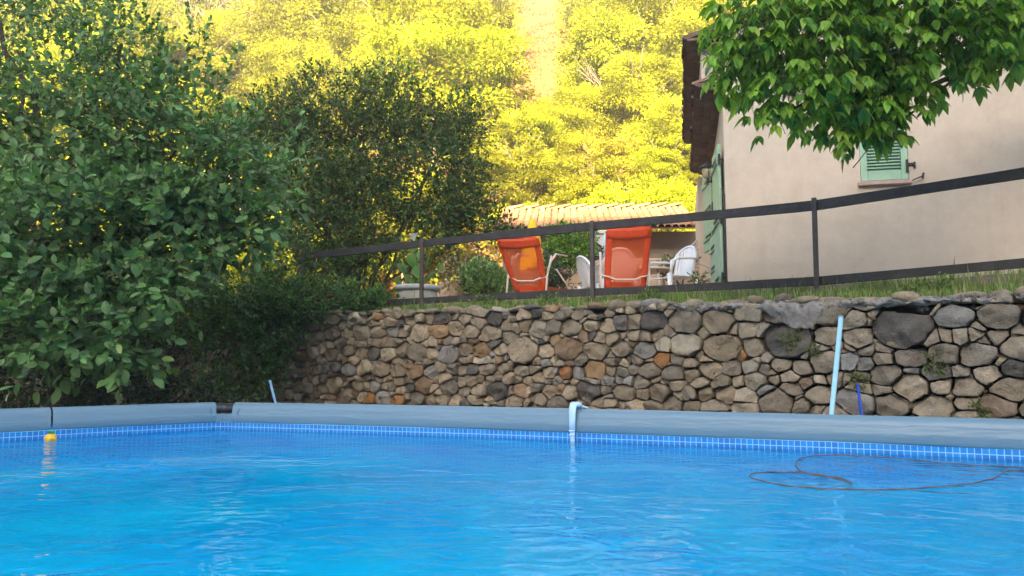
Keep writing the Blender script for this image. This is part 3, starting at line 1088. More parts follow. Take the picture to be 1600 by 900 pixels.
# ------------------------------------------------------------------ dry stone wall
def clip(poly, n, c):
    out = []
    for i in range(len(poly)):
        a, b = poly[i], poly[(i + 1) % len(poly)]
        da, db = a[0] * n[0] + a[1] * n[1] - c, b[0] * n[0] + b[1] * n[1] - c
        if da <= 0: out.append(a)
        if (da < 0 < db) or (db < 0 < da):
            t = da / (da - db)
            out.append((a[0] + (b[0] - a[0]) * t, a[1] + (b[1] - a[1]) * t))
    return out


def make_wall():
    sw = empty('stone_wall', (WR.x, WR.y, -1.05), 'long dry stone wall of brown and grey field stones behind the pool', 'wall')
    rd = random.Random(21)
    U0, U1, V0, V1 = -1.9, 16.5, -.30, 1.35
    AS = 1.25
    seeds = []

    def scl(u):
        return 1.0 if u > 2.3 else 1.0 + (2.3 - u) * .075

    v = V0; row = 0
    while v < V1:
        hgt = rd.choice([.065, .085, .10, .12, .145])
        u = U0 + rd.uniform(0, .1)
        while u < U1:
            S_ = scl(u) * (1.3 if u > 8.6 else 1)
            wd_ = hgt * rd.choice([.8, 1.0, 1.3, 1.6, 1.9, 2.4]) * S_
            uu = u + wd_ / 2
            vv = V0 + (v + hgt / 2 - V0) * scl(uu) + .035 * noise.noise(Vector((uu * 1.3, row * .8, 3))) + rd.uniform(-.028, .028)
            vv += .05 * noise.noise(Vector((uu * 2.7, row * .35, 8)))
            seeds.append((uu, vv, (wd_ + hgt * S_) * .25 * rd.uniform(.75, 1.3)))
            if rd.random() < .16: seeds.append((uu + wd_ * .5, vv + hgt * .5 * rd.choice([-1, 1]), .03))
            u += wd_
        v += hgt; row += 1
    seeds = [q for q in seeds if q[1] < V1 + .1]
    cells = []
    for i, (u, v, r) in enumerate(seeds):
        poly = [(-.5, -.5), (.5, -.5), (.5, .5), (-.5, .5)]
        for j, (a, b, q) in enumerate(seeds):
            if i == j or abs(a - u) > .9 or abs(b - v) > .7: continue
            dx, dy = (a - u) / AS, b - v
            d = math.hypot(dx, dy)
            if d < .01: continue
            k = (d * d + r * r - q * q) / (2 * d)
            poly = clip(poly, (dx / d, dy / d), k)
            if len(poly) < 3: break
        if len(poly) < 3: continue
        pts = [(x * AS + u, y + v) for x, y in poly]
        cells.append((u, v, r, pts))
    tones = [((.39, .315, .22), 6), ((.34, .275, .195), 6), ((.28, .24, .185), 4), ((.45, .37, .26), 3.5), ((.37, .24, .13), .9), ((.15, .135, .12), 2), ((.30, .285, .26), 1.8), ((.45, .39, .30), 1.5), ((.31, .21, .13), 1.5)]
    tn = [t[0] for t in tones]; tw = [t[1] for t in tones]
    stones = []
    special = {(862, 522): (.50, .36, .20), (893, 528): (.62, .55, .42), (1030, 569): (.42, .20, .07), (587, 626): (.42, .20, .07), (628, 624): (.42, .20, .07), (885, 578): (.40, .19, .08), (800, 558): (.26, .28, .29), (835, 545): (.10, .11, .12), (480, 550): (.33, .20, .11), (1155, 560): (.42, .24, .10), (1330, 572): (.38, .38, .37)}
    for (u, v, r, pts) in cells:
        cx = sum(p[0] for p in pts) / len(pts); cy = sum(p[1] for p in pts) / len(pts)
        tz = top_z(cx) + .02 * math.sin(cx * 7) + .015 * math.sin(cx * 17)
        if cy > tz + .025: continue
        # shrink, cut corners
        gap = rd.uniform(.002, .012)
        q = []
        for (x, y) in pts:
            d = math.hypot(x - cx, y - cy)
            k = max(.3, 1 - gap / max(d, .02))
            q.append((cx + (x - cx) * k, min(cy + (y - cy) * k, tz + .035)))
        # resample the outline
        per = [math.dist(q[i], q[(i + 1) % len(q)]) for i in range(len(q))]
        tot = sum(per)
        if tot < .12: continue
        NO = 22
        ring = []
        for k in range(NO):
            s = tot * k / NO; i = 0
            while s > per[i] and i < len(per) - 1: s -= per[i]; i += 1
            t = s / max(per[i], 1e-6)
            a, b = q[i], q[(i + 1) % len(q)]
            ring.append((a[0] + (b[0] - a[0]) * t, a[1] + (b[1] - a[1]) * t))
        # round it a little
        kr = rd.uniform(.0, .25)
        rg = []
        for k in range(NO):
            a, b, c = ring[k - 1], ring[k], ring[(k + 1) % NO]
            rg.append((b[0] * (1 - kr) + (a[0] + c[0]) / 2 * kr, b[1] * (1 - kr) + (a[1] + c[1]) / 2 * kr))
        ring = rg
        jit = [1 + rd.uniform(-.10, .05) for _ in range(NO)]
        ring = [(cx + (x - cx) * j, cy + (y - cy) * j) for (x, y), j in zip(ring, jit)]
        rad = tot / 6.3
        out = rd.uniform(.0, .055)
        tiltu, tiltv = rd.uniform(-.28, .28), rd.uniform(-.30, .18)
        dome = rd.uniform(.16, .34)
        sd = rd.uniform(0, 99)
        layers = [(1.0, -.16), (1.0, -.05), (1.0, -.012), (.96, .30), (.86, .62), (.68, .85), (.46, .95), (.22, 1.0)]
        planes = []
        for _ in range(rd.randint(2, 4)):
            an = rd.uniform(0, 6.283); planes.append((math.cos(an), math.sin(an), rd.uniform(.25, .95), rd.uniform(.3, 1.0)))
        vs = []
        for li, (sc, h) in enumerate(layers):
            for (x, y) in ring:
                X, Y = cx + (x - cx) * sc, cy + (y - cy) * sc
                if h < 0: d = out + h
                else:
                    d = h * rad * dome * 1.15
                    for (pa_, pb_, sl_, h0_) in planes:
                        d = min(d, rad * dome * (h0_ + .25) - ((X - cx) * pa_ + (Y - cy) * pb_) * sl_)
                    d = max(d, -.02) + out + (X - cx) * tiltu * .6 + (Y - cy) * tiltv * .6
                if li >= 2:
                    nn_ = noise.noise(Vector((X * 9 + sd, Y * 9, sd))) + .5 * noise.noise(Vector((X * 22, Y * 22 + sd, sd)))
                    cl = noise.cell(Vector((X * 7 + sd, Y * 9, sd * .5)))
                    d += rad * .22 * nn_ + rad * .10 * (cl - .5)
                vs.append((X, Y, d))
        d = sum(q_[2] for q_ in vs[-NO:]) / NO
        vs.append((cx, cy, d))
        fs = []
        for l in range(len(layers) - 1):
            for k in range(NO):
                a, b = l * NO + k, l * NO + (k + 1) % NO
                fs.append((a, b, b + NO, a + NO))
        top = len(vs) - 1
        for k in range(NO): fs.append(((len(layers) - 1) * NO + k, (len(layers) - 1) * NO + (k + 1) % NO, top))
        tone = rd.choices(tn, tw)[0]
        kk = rd.uniform(.85, 1.38)
        tone = tuple(c * kk for c in tone)
        if cx < 2.0: g = sum(tone) / 3; tone = tuple(c * .8 + g * 1.0 * .2 for c in tone)
        W = wall_pt(cx, cy)
        px, py, f = project(np.array([[W.x, W.y, W.z]]))
        stones.append([cx, cy, rad, vs, fs, tone, px[0], py[0], f[0]])
    # tones of stones one can point at
    for (sx, sy), t in special.items():
        s = min(stones, key=lambda s: math.hypot(s[6] - sx, s[7] - sy)); s[5] = t
    vis = [s for s in stones if -30 < s[6] < 1640 and s[7] < 665]
    vis.sort(key=lambda s: -(s[2] / s[8]) - (1 if s[6] > 395 else 0))
    parts = vis[:300]
    ids = set(id(s) for s in parts)
    mbs = MB()
    for s in stones:
        cx, cy, rad, vs, fs, tone = s[:6]
        if id(s) in ids:
            c0 = wall_pt(cx, cy)
            V = [wall_pt(x, y, d) - c0 for x, y, d in vs]
            m_ = MB(); m_.cc = tone; m_.add(V, fs)
            m_.build('stone', M['stone'], sw, c0 - sw.location, smooth=True)
        else:
            mbs.cc = tone
            mbs.add([wall_pt(x, y, d) - sw.location for x, y, d in vs], fs)
    o = mbs.build('small_stones', M['stone'], sw, smooth=True); o['kind'] = 'stuff'
    # earth and rubble behind the faces
    b = MB(); rows = []
    for i in range(75):
        u = U0 + (U1 - U0) * i / 74
        rows.append([wall_pt(u, v, -.075 - .1 * (v > 1)) - sw.location for v in (-1.05, 0, 1.02)] + [wall_pt(u, top_z(u) - .03, -.17) - sw.location])
    b.grid(rows)
    b.build('core', simple('dark_earth_joint', (.045, .037, .028), 1, .3, 9, .5, 40), sw)
    # hearting: little wedges in the joints
    hs = MB()
    for k in range(1500):
        u = rd.uniform(-1.2, 9.5); v = rd.uniform(-.1, top_z(u) - .06)
        kq = rd.uniform(.5, .95); hs.cc = tuple(c * kq for c in rd.choice(tn))
        c0 = wall_pt(u, v, rd.uniform(-.085, -.045)) - sw.location
        a = rd.uniform(.012, .035)
        Mx = Matrix.Translation(c0) @ Matrix.Rotation(rd.uniform(0, 3), 4, Vector((rd.random(), rd.random(), rd.random())).normalized())
        hs.box(-a * 1.5, a * 1.5, -a, a, -a * .6, a * .6, Mx, a * .3)
    o = hs.build('pinning_stones', M['stone'], sw); o['kind'] = 'stuff'
    # grey mortar and rubble band along the top at the right, plus a clod hanging lower
    b = MB(); rows = []
    for i in range(150):
        u = .1 + 2.5 * i / 149
        fade = min(1, (2.6 - u) / .5, (u - .1) / .35)
        low = .03 + .03 * nz(u * 3, 0, 1.2) + (.17 * math.exp(-((u - 1.5) / .22) ** 2))
        row = []
        for j, k in enumerate((0, .3, .6, .85, 1.0, 1.2, 1.6, 2.0)):
            if k <= 1:
                v = top_z(u) - low * (1 - k) - .01
                d = .012 + .04 * math.sin(min(k, 1) * 1.8) * fade
            else:
                v = top_z(u) + .02 + .02 * (k - 1); d = .03 - (k - 1) * .26
            d += .03 * noise.noise(Vector((u * 14, v * 18, 2))) + .03 * noise.noise(Vector((u * 40, v * 40, j * .3)))
            v += .03 * noise.noise(Vector((u * 9, j * .7, 7))) + .012 * noise.noise(Vector((u * 33, j * .7, 7)))
            row.append(wall_pt(u, v, d - .03 * (1 - fade)) - sw.location)
        rows.append(row)
    b.grid(rows)
    b.build('mortar_capping', M['concrete'], sw, smooth=True)
    # crumbs on the capping
    hs = MB()
    for k in range(1500):
        u = rd.uniform(-.6, 2.9); d = rd.uniform(-.22, .05)
        v = top_z(u) + .012 + (0 if d < 0 else -d * .8) + (-d * .06)
        kq = rd.uniform(.8, 1.3); hs.cc = tuple(c * kq for c in (.27, .25, .23))
        a = rd.choice([.004, .006, .009, .016])
        Mx = Matrix.Translation(wall_pt(u, v, d) - sw.location) @ Matrix.Rotation(rd.uniform(0, 3), 4, Vector((rd.random(), rd.random(), rd.random())).normalized())
        hs.box(-a, a, -a * .8, a * .8, -a * .6, a * .6, Mx, a * .3)
    o = hs.build('rubble', M['stone'], sw); o['kind'] = 'stuff'
    # loose coping stones on top at the left and middle
    k = 0
    for u in np.arange(-.8, 8.2, .19):
        if .3 < u < 2.5 and rd.random() < .45: continue
        a, b_, c_ = rd.uniform(.06, .13), rd.uniform(.05, .09), rd.uniform(.02, .055)
        kq = rd.uniform(.85, 1.2); mb = MB(); mb.cc = tuple(c * kq for c in rd.choices(tn, tw)[0])
        prof_ = [(.35, -1), (.8, -.75), (1, -.1), (.85, .55), (.45, .95)]
        mb.lathe([(r_, z_) for r_, z_ in prof_], (0, 0, 0), 11)
        sd = rd.uniform(0, 50)
        mb.v = [tuple(Vector((x * a, y * b_, z * c_)) * (1 + .28 * noise.noise(Vector((x * 1.3 + sd, y * 1.3, z * 1.3))))) for x, y, z in mb.v]
        q = wall_pt(u + rd.uniform(-.04, .04), top_z(u) + c_ * .6 + rd.uniform(-.01, .02), rd.uniform(-.09, .0))
        o = mb.build('coping_stone', M['stone'], sw, q - sw.location, smooth=True)
        o.rotation_euler = (rd.uniform(-.15, .15), rd.uniform(-.15, .15), math.atan2(wu.y, wu.x) + rd.uniform(-.3, .3))
    return sw


make_wall()

# ------------------------------------------------------------------ grass on the ledge
def grass():
    n = 26000
    u = rng.uniform(-3, 8.2, n)
    d = rng.choice([0, 1], n, p=[.72, .28])
    d = np.where(d == 0, rng.beta(1.4, 2.0, n) * 1.0 + .10, rng.uniform(.9, 3.0, n))
    # bare near the rubble on the right
    dens = np.array([noise.noise(Vector((a * 1.7, b * 2.2, 4))) for a, b in zip(u, d)])
    edge = np.where(u < 2.6, .22, .12) + .05 * np.sin(u * 5)
    k = (dens > -.25) & (d > edge)
    u, d, dens = u[k], d[k], dens[k]; n = len(u)
    base = np.array([[*(WR + wu * a - wnrm * b), terrace_z(a, b)] for a, b in zip(u, d)])
    h = rng.gamma(4, .010, n) * (1 + .9 * np.clip(dens, -.3, .6)) + .025
    tuft = rng.random(n) < .03
    h = np.where(tuft, h * 1.9, h)
    ang = rng.uniform(0, 2 * np.pi, n)
    sdv = np.stack([np.cos(ang), np.sin(ang), np.zeros(n)], 1)
    ln = np.stack([-np.sin(ang), np.cos(ang), np.zeros(n)], 1) * rng.uniform(.05, .75, (n, 1))
    wd = rng.uniform(.0025, .0055, n)[:, None]
    H = h[:, None]
    up = np.array([0, 0, 1.0])
    V = np.stack([base - sdv * wd, base + sdv * wd, base + up * H * .55 + ln * H * .25 + sdv * wd * .8, base + up * H * .55 + ln * H * .25 - sdv * wd * .8, base + up * H * .95 + ln * H * .8], 1).reshape(-1, 3)
    F = (np.array([[0, 1, 2], [0, 2, 3], [3, 2, 4]])[None] + (np.arange(n) * 5)[:, None, None]).reshape(-1, 3)
    c = palette(n, [(.14, .24, .05), (.19, .30, .08), (.27, .33, .12), (.40, .36, .20)], .2, [.35, .32, .18, .15])
    o = link('grass', mesh_np('grass', V, F, M['grass'], np.repeat(c, 5, axis=0)))
    tag(o, 'ragged green grass growing along the ledge above the stone wall', 'grass', kind='stuff')


grass()
# broad weeds in the ledge grass
for i, (uu, dd, r, h, lab) in enumerate([(5.05, .42, .12, .13, 'leafy weed clump at the foot of the middle fence post'), (6.9, .5, .2, .08, 'low clover patch in the grass near the left fence post'),
                                         (4.2, .5, .16, .09, 'weed clump in the grass below the right lounger'), (3.1, .6, .14, .09, 'weedy tuft in the grass between the white chair and the house corner'), (.6, .55, .25, .1, 'tall grassy tuft under the right end of the fence')]):
    q = WR + wu * uu - wnrm * dd
    z = terrace_z(uu, dd)
    bush('ledge_weed', lab, 'weed', [((q.x, q.y, z + h * .5), (r, r * .6, h * .6))], 60, 6, .07, .03, [(.11, .18, .04), (.16, .24, .06)], thresh=-.9, trunk=False, loc=(q.x, q.y, z), group='weeds in the ledge grass', up=.7)

# ------------------------------------------------------------------ fence
FA = Vector((2.75, 6.9, 0)); FD = Vector((-.866, .5, 0)).normalized()


def fence():
    f = empty('rail_fence', (FA.x, FA.y, 1.15), 'dark two rail fence with thin brown posts above the stone wall', 'fence')
    o0 = Vector(f.location)
    zt, zb = 2.045, 1.355
    FD2 = Vector((.704, -.71, 0)).normalized()

    def along(t):
        return FA + FD * t if t >= 0 else FA - FD2 * t
    for k in (-1, 0, 1, 2, 3):
        p = along(2.2 * k if k < 2 else 4.42 if k == 2 else 6.38)
        mb = MB()
        mb.beam(Vector((p.x, p.y, 1.0)) - o0, Vector((p.x + (.012 if k == 0 else 0), p.y, zt + .062)) - o0, .042, .042, up=Vector((-FD.y, FD.x, 0)), bev=.004)
        mb.build('post', M['post'], f)
    off = Vector((FD.y, -FD.x, 0)) * -.034   # rails fixed on the far or near side
    nrm = Vector((-.5, -.866, 0)).normalized()
    for z, hh, dz in ((zt, .085, .004), (zb, .075, -.003)):
        mb = MB()
        pts = 52
        rows = []
        for i in range(pts + 1):
            t = i / pts
            p = along(-3.2 + 9.65 * t) + nrm * -.036 + Vector((0, 0, z + .008 * math.sin(t * 9 + z) + dz))
            h1 = hh * (.5 + .03 * math.sin(t * 23)); th = .021
            q = [p + nrm * th + Vector((0, 0, h1)), p - nrm * th + Vector((0, 0, h1)), p - nrm * th - Vector((0, 0, h1)), p + nrm * th - Vector((0, 0, h1))]
            rows.append([x - o0 for x in q])
        mb.grid(rows, closed=True)
        mb.add(rows[0], [(0, 1, 2, 3)]); mb.add(rows[-1], [(3, 2, 1, 0)])
        mb.build('rail', M['rail'], f)
    # bolts
    for k in (0, 1, 2):
        for z in (zt, zb):
            p = FA + FD * (2.2 * k if k < 2 else 4.42 if k == 2 else 6.38) + nrm * .021
            mb = MB(); mb.tube([Vector((p.x, p.y, z)) - o0, Vector((p.x, p.y, z)) + nrm * .008 - o0], .008, 6)
            mb.build('bolt', M['iron'], f)


fence()

# ------------------------------------------------------------------ house
HC = G(1138, 459, PZ)
hrot = math.atan2(-.216, .976)
house = empty('house', (HC.x, HC.y, PZ - .15), 'pink beige rendered house with brown tiled eaves and green shutters', 'house', rz=hrot)
ex = Vector((math.cos(hrot), math.sin(hrot), 0)); ey = Vector((-math.sin(hrot), math.cos(hrot), 0))
HZ = PZ - .15
LE, UE = 3.64 - HZ, 4.12 - HZ


def hw(x, y, z):
    return Vector((HC.x, HC.y, HZ)) + ex * x + ey * y + Vector((0, 0, z))


# facade with a real window opening: window between x wx0..wx1, z wz0..wz1
def facade_hit(px, py, yy=0):
    r = ray(px, py); o0 = Vector((0, 0, CAMZ))
    base = hw(0, yy, 0)
    t = (base - o0).dot(ey) / r.dot(ey)
    q = o0 + r * t - Vector((HC.x, HC.y, HZ))
    return q.dot(ex), q.z


wx0, wzb = facade_hit(1345, 285)
wx1, _ = facade_hit(1421, 280)
wzt = wzb + .78
mb = MB()
GX = 9.0
RS = .27     # roof slope
def gz(x): return UE + .25 + RS * x
fs = []
def quad(x0, x1, z0, z1a, z1b, y=0):
    mb.add([(x0, y, z0), (x1, y, z0), (x1, y, z1b), (x0, y, z1a)], [(0, 1, 2, 3)])
quad(0, wx0, 0, gz(0), gz(wx0)); quad(wx1, GX, 0, gz(wx1), gz(GX))
quad(wx0, wx1, 0, wzb, wzb); quad(wx0, wx1, wzt, gz(wx0), gz(wx1))
# reveals
mb.add([(wx0, 0, wzb), (wx0, .2, wzb), (wx0, .2, wzt), (wx0, 0, wzt)], [(0, 1, 2, 3)])
mb.add([(wx1, 0, wzb), (wx1, .2, wzb), (wx1, .2, wzt), (wx1, 0, wzt)], [(3, 2, 1, 0)])
mb.add([(wx0, 0, wzb), (wx1, 0, wzb), (wx1, .2, wzb), (wx0, .2, wzb)], [(0, 1, 2, 3)])
mb.add([(wx0, 0, wzt), (wx1, 0, wzt), (wx1, .2, wzt), (wx0, .2, wzt)], [(3, 2, 1, 0)])
mb.add([(0, 0, 0), (0, 3.9, 0), (0, 3.9, gz(0)), (0, 0, gz(0))], [(3, 2, 1, 0)])
mb.add([(GX, 0, 0), (GX, 3.9, 0), (GX, 3.9, gz(GX)), (GX, 0, gz(GX))], [(0, 1, 2, 3)])
mb.add([(0, 3.9, 0), (GX, 3.9, 0), (GX, 3.9, gz(GX)), (0, 3.9, gz(0))], [(3, 2, 1, 0)])
mb.build('wall', M['stucco'], house)
mb = MB(); mb.box(-.20, 5, 3.903, 6.5, 0, LE - .02); mb.build('rear_wing', M['stucco'], house)
# upper storey wall standing a little proud over the lower eave
mb = MB(); mb.box(-.22, -.004, .05, 3.85, LE + .10, UE + .1, bev=.006); mb.build('upper_wall', M['stucco'], house)
# roof slab
mb = MB()
mb.add([(-.40, -.12, UE + .09), (GX + .3, -.12, UE + .09 + RS * (GX + .8)), (GX + .3, 4.0, UE + .09 + RS * (GX + .8)), (-.40, 4.0, UE + .09),
        (-.40, -.12, UE + .14), (GX + .3, -.12, UE + .19 + RS * (GX + .8)), (GX + .3, 4.0, UE + .19 + RS * (GX + .8)), (-.40, 4.0, UE + .14)],
       [(3, 2, 1, 0), (4, 5, 6, 7), (0, 1, 5, 4), (1, 2, 6, 5), (2, 3, 7, 6), (3, 0, 4, 7)])
roof = mb.build('roof', M['tile_dark'], house)
rt = random.Random(4)


def eave_row(parent, xo, xi, z, y0, y1, steps, name='eave_tile', pitch=.15):
    """stepped courses under the eave and a row of half-round tiles at its edge"""
    k = steps
    for i in range(k):
        a = xi + (xo - xi) * (i) / k - .0; b = xi + (xo - xi) * (i + 1) / k
        zz = z - .05 + .035 * i
        mb = MB(); mb.cc = (rt.uniform(.8, 1.1),) * 3
        yy = y0
        while yy < y1 - .01:
            L = min(rt.uniform(.3, .38), y1 - yy)
            mb.cc = (rt.uniform(.75, 1.25),) * 3
            mb.box(b, a + .02, yy + .003, yy + L - .003, zz + rt.uniform(-.004, .004), zz + .034, bev=.004)
            yy += L
        mb.build('soffit_course', M['tile_dark'], parent)
    y = y0 + pitch / 2
    while y < y1:
        mb = MB(); c = rt.uniform(.6, 1.35); mb.cc = (c, c * rt.uniform(.92, 1), c * rt.uniform(.85, 1))
        n_ = 7; rows = []
        xa, xb = xo - .05 + rt.uniform(-.012, .012), xi
        for xx, zz in ((xa, z + .055), (xb, z + .055 + .27 * (xb - xa))):
            outr = [Vector((xx, y + math.cos(math.pi * j / n_) * pitch * .5, zz + math.sin(math.pi * j / n_) * .055)) for j in range(n_ + 1)]
            inr = [Vector((xx, y + math.cos(math.pi * j / n_) * pitch * .42, zz - .004 + math.sin(math.pi * j / n_) * .043)) for j in range(n_, -1, -1)]
            rows.append(outr + inr)
        mb.grid(rows, closed=True)
        nn_ = len(rows[0])
        mb.add(rows[0], [tuple(range(nn_))])
        mb.build(name, M['tile_dark'], parent)
        y += pitch


eave_row(roof, -.37, .0, UE + .05, -.12, 3.95, 3)
le = MB(); le.box(-.30, -.004, .0, 3.9, LE + .07, LE + .10); le = le.build('lower_eave', M['tile_dark'], house)
eave_row(le, -.27, 0, LE + .03, 0.0, 3.9, 3)
# window shutter with louvres
wy = .028
swd = wx1 - wx0
shut = MB()
fr_ = .075 * swd / .5
shut.box(wx0 + .004, wx0 + fr_, wy - .03, wy + .01, wzb + .012, wzt - .006, bev=.003)
shut.box(wx1 - fr_, wx1 - .004, wy - .03, wy + .01, wzb + .012, wzt - .006, bev=.003)
shut.box(wx0 + fr_ + .001, wx1 - fr_ - .001, wy - .028, wy + .008, wzb + .012, wzb + .105, bev=.003)
shut.box(wx0 + fr_ + .001, wx1 - fr_ - .001, wy - .028, wy + .008, wzt - .09, wzt - .006, bev=.003)
shut.box(wx0 + fr_, wx1 - fr_, wy + .012, wy + .02, wzb + .1, wzt - .08)
sh_o = shut.build('shutter', M['green_paint'], house)
z = wzb + .118
lm = MB(); T = Matrix.Rotation(R(38), 4, 'X')
lm.box(-(swd / 2 - fr_ - .002), swd / 2 - fr_ - .002, -.018, .018, -.003, .003, T, bev=.001)
lme = lm.mesh('louvre', M['green_paint'])
while z < wzt - .1:
    link('louvre', lme, sh_o, ((wx0 + wx1) / 2, wy - .010, z)); z += .034
hg = MB()
hx = wx1 + .0
hg.box(wx1 - .03, wx1 - .005, wy - .05, wy - .033, wzb + .08, wzb + .22, bev=.004)
hg.box(wx1 - .006, wx1 + .055, wy - .05, wy - .036, wzb + .15, wzb + .18, bev=.003)
hg.box(wx1 + .045, wx1 + .062, wy - .052, wy - .026, wzb + .12, wzb + .19, bev=.003)
hg.build('hinge', M['iron'], sh_o)
sl = MB(); sl.box(wx0 - .03, wx1 + .012, -.055, .15, wzb - .045, wzb - .003, bev=.006); sl.build('window_sill', M['sill'], house)
hk = MB()
hk.tube([(wx1 + .0, -.03, wzb - .02), (wx1 + .06, -.04, wzb + .005), (wx1 + .12, -.04, wzb + .03)], .007, 6)
hk.tube([(wx1 + .115, -.045, wzb + .0), (wx1 + .125, -.045, wzb + .06)], .011, 6)
hk.tube([(wx1 + .12, -.04, wzb + .03), (wx1 + .12, .02, wzb + .03)], .006, 6)
hk.build('shutter_catch', M['iron'], house)


# shutters on the side wall, folded back and a little ajar
def side_leaf(y, L, z0, z1, ang, label, thick=.035):
    s_ = empty('door_shutter', (0, 0, 0), None, None)
    for k_ in ('label', 'category'):
        if k_ in s_: del s_[k_]
    s_.parent = house; s_.location = (-.03, y, 0); s_.rotation_euler = (0, 0, ang)
    s_['label'] = label
    mb = MB()
    n_ = 5
    for i in range(n_):
        mb.box(-thick, 0, L * i / n_ + .002, L * (i + 1) / n_ - .002, z0, z1, bev=.004)
    bd_ = mb.build('boards', M['green_paint'], s_)
    for zz in (z0 + .18, (z0 + z1) / 2, z1 - .18):
        b = MB(); b.box(-thick - .022, -thick - .001, .02, L - .02, zz - .04, zz + .04, bev=.003); b.build('batten', M['green_paint'], s_)
        b = MB(); b.box(-thick - .032, -thick - .0235, -.03, L * .5, zz - .014, zz + .014); b.build('strap_hinge', M['iron'], s_)
        b = MB(); b.tube([(-.02, -.03, zz - .06), (-.02, -.03, zz + .06)], .014, 8); b.tube([(-.02, -.03, zz), (.03, -.03, zz)], .008, 6); b.build('pintle', M['iron'], s_)
    return s_


side_leaf(.16, .62, .16, 3.07 - HZ, R(3.5), 'tall green shutter leaf standing ajar nearest the house corner')
side_leaf(1.15, .55, .16, 2.25 - HZ, R(5), 'shorter green shutter leaf below the taller one')
side_leaf(2.25, .60, 2.22 - HZ, 3.36 - HZ, R(9), 'green window shutter farther along behind the lantern')
# downpipe and a diagonal brace rod on the wall
mb = MB(); mb.tube([(-.015, .03, 0), (-.015, .03, 1.25), (-.03, .10, 1.34)], .012, 6); mb.build('black_cable', M['iron'], house)
# plastic pipe along the ground of the wall
# lantern
lp = hw(-.26, 1.0, 0)
lz = at(1105, 270, lp.y).z
lan = empty('wall_lantern', at(1105, 268, lp.y), 'small wall lantern with dark conical cap and amber glass under the lower eave', 'lantern')
mb = MB(); mb.lathe([(.105, .04), (.10, .052), (.05, .085), (.018, .10), (.010, .125)], (0, 0, 0), 14); mb.build('cap', M['iron'], lan, smooth=False)
mb = MB(); mb.lathe([(.035, -.085), (.055, -.06), (.068, .0), (.070, .038)], (0, 0, 0), 12); mb.build('glass', M['lamp_glass'], lan, smooth=True)
mb = MB(); mb.tube([(0, 0, -.085), (0, 0, -.17)], .012, 8)
for a in range(4):
    an = a * math.pi / 2
    mb.tube([(math.cos(an) * .074, math.sin(an) * .074, .04), (math.cos(an) * .058, math.sin(an) * .058, -.07)], .004, 5)
mb.tube([(0, 0, -.13), (.10, .02, -.12), (.24, .05, -.06)], .009, 6)
mb.build('bracket', M['iron'], lan)

# ------------------------------------------------------------------ low building with a canal tile roof
RA = Vector((at(772, 358, 16.2).x, 16.2, 0)); RB = Vector((at(1100, 345, 15.9).x, 15.9, 0))
rdir = (RB - RA).normalized(); rback = Vector((-rdir.y, rdir.x, 0))
RL = (RB - RA).length
ez = at(790, 359, 16.2).z
shed = empty('outbuilding', (RA.x, RA.y, PZ - .1), 'low outbuilding with weathered clay tile roof behind the garden', 'outbuilding', rz=math.atan2(rdir.y, rdir.x))
eh = ez - (PZ - .1)
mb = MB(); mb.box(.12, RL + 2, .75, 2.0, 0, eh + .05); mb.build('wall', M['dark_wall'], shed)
rise = .38
RW = 2.2
mb = MB()
mb.add([(0, 0, eh - .03), (RL, 0, eh - .03), (RL, RW, eh - .03 + rise * RW), (0, RW, eh - .03 + rise * RW), (0, 0, eh), (RL, 0, eh), (RL, RW, eh + rise * RW), (0, RW, eh + rise * RW)],
       [(3, 2, 1, 0), (4, 5, 6, 7), (0, 1, 5, 4), (1, 2, 6, 5), (2, 3, 7, 6), (3, 0, 4, 7)])
rf = mb.build('roof', M['tile_dark'], shed)
tvar = []
for k in range(7):
    mb = MB(); base_ = [(.95, .88, .78), (.8, .66, .56), (1.05, .82, .68), (.62, .55, .5), (.9, .72, .58), (1.1, 1.0, .85), (.74, .74, .66)][k]
    mb.cc = base_
    n_ = 8; rows = []
    for yy, sc in ((0, 1.0), (.25, .93), (.5, .86)):
        outr = [Vector((math.cos(math.pi * j / n_) * .079 * sc, yy, math.sin(math.pi * j / n_) * .068 * sc + rise * yy)) for j in range(n_ + 1)]
        inr = [Vector((math.cos(math.pi * j / n_) * .068 * sc, yy, math.sin(math.pi * j / n_) * .054 * sc + rise * yy - .002)) for j in range(n_, -1, -1)]
        rows.append(outr + inr)
    mb.grid(rows, closed=True); mb.add(rows[0], [tuple(range(len(rows[0])))]); mb.add(rows[-1], [tuple(range(len(rows[0])))[::-1]])
    tvar.append(mb.mesh('tile', M['tile'], True))
nc = int(RL / .15)
for i in range(nc):
    for r_ in range(5):
        o = link('tile', rt.choice(tvar), rf, (.08 + i * .15 + rt.uniform(-.008, .008), r_ * .42 - .04 + rt.uniform(-.02, .02), eh + .008 + rise * r_ * .42 + .014 * (r_ % 2) * 0 + rt.uniform(0, .008)))
        o.rotation_euler = (R(2.2), 0, rt.uniform(-.03, .03))
# ridge
for i in range(int(RL / .38)):
    o = link('ridge_tile', rt.choice(tvar), rf, (.02 + i * .38, RW, eh + rise * RW + .02)); o.rotation_euler = (R(-18), 0, -math.pi / 2); o.scale = (1.4, .86, 1.3)

# ------------------------------------------------------------------ patio pieces
patio = MB()
pp = [at(600, 470, 10.6), at(1120, 470, 8.9), at(1150, 470, 16), at(600, 470, 16)]
patio.add([Vector((p.x, p.y, PZ + .012)) for p in pp], [(0, 1, 2, 3)])
tag(patio.build('patio', simple('pink_beige_paving', (.50, .36, .27), .9, .15, 2, .3, 30)), kind='structure')
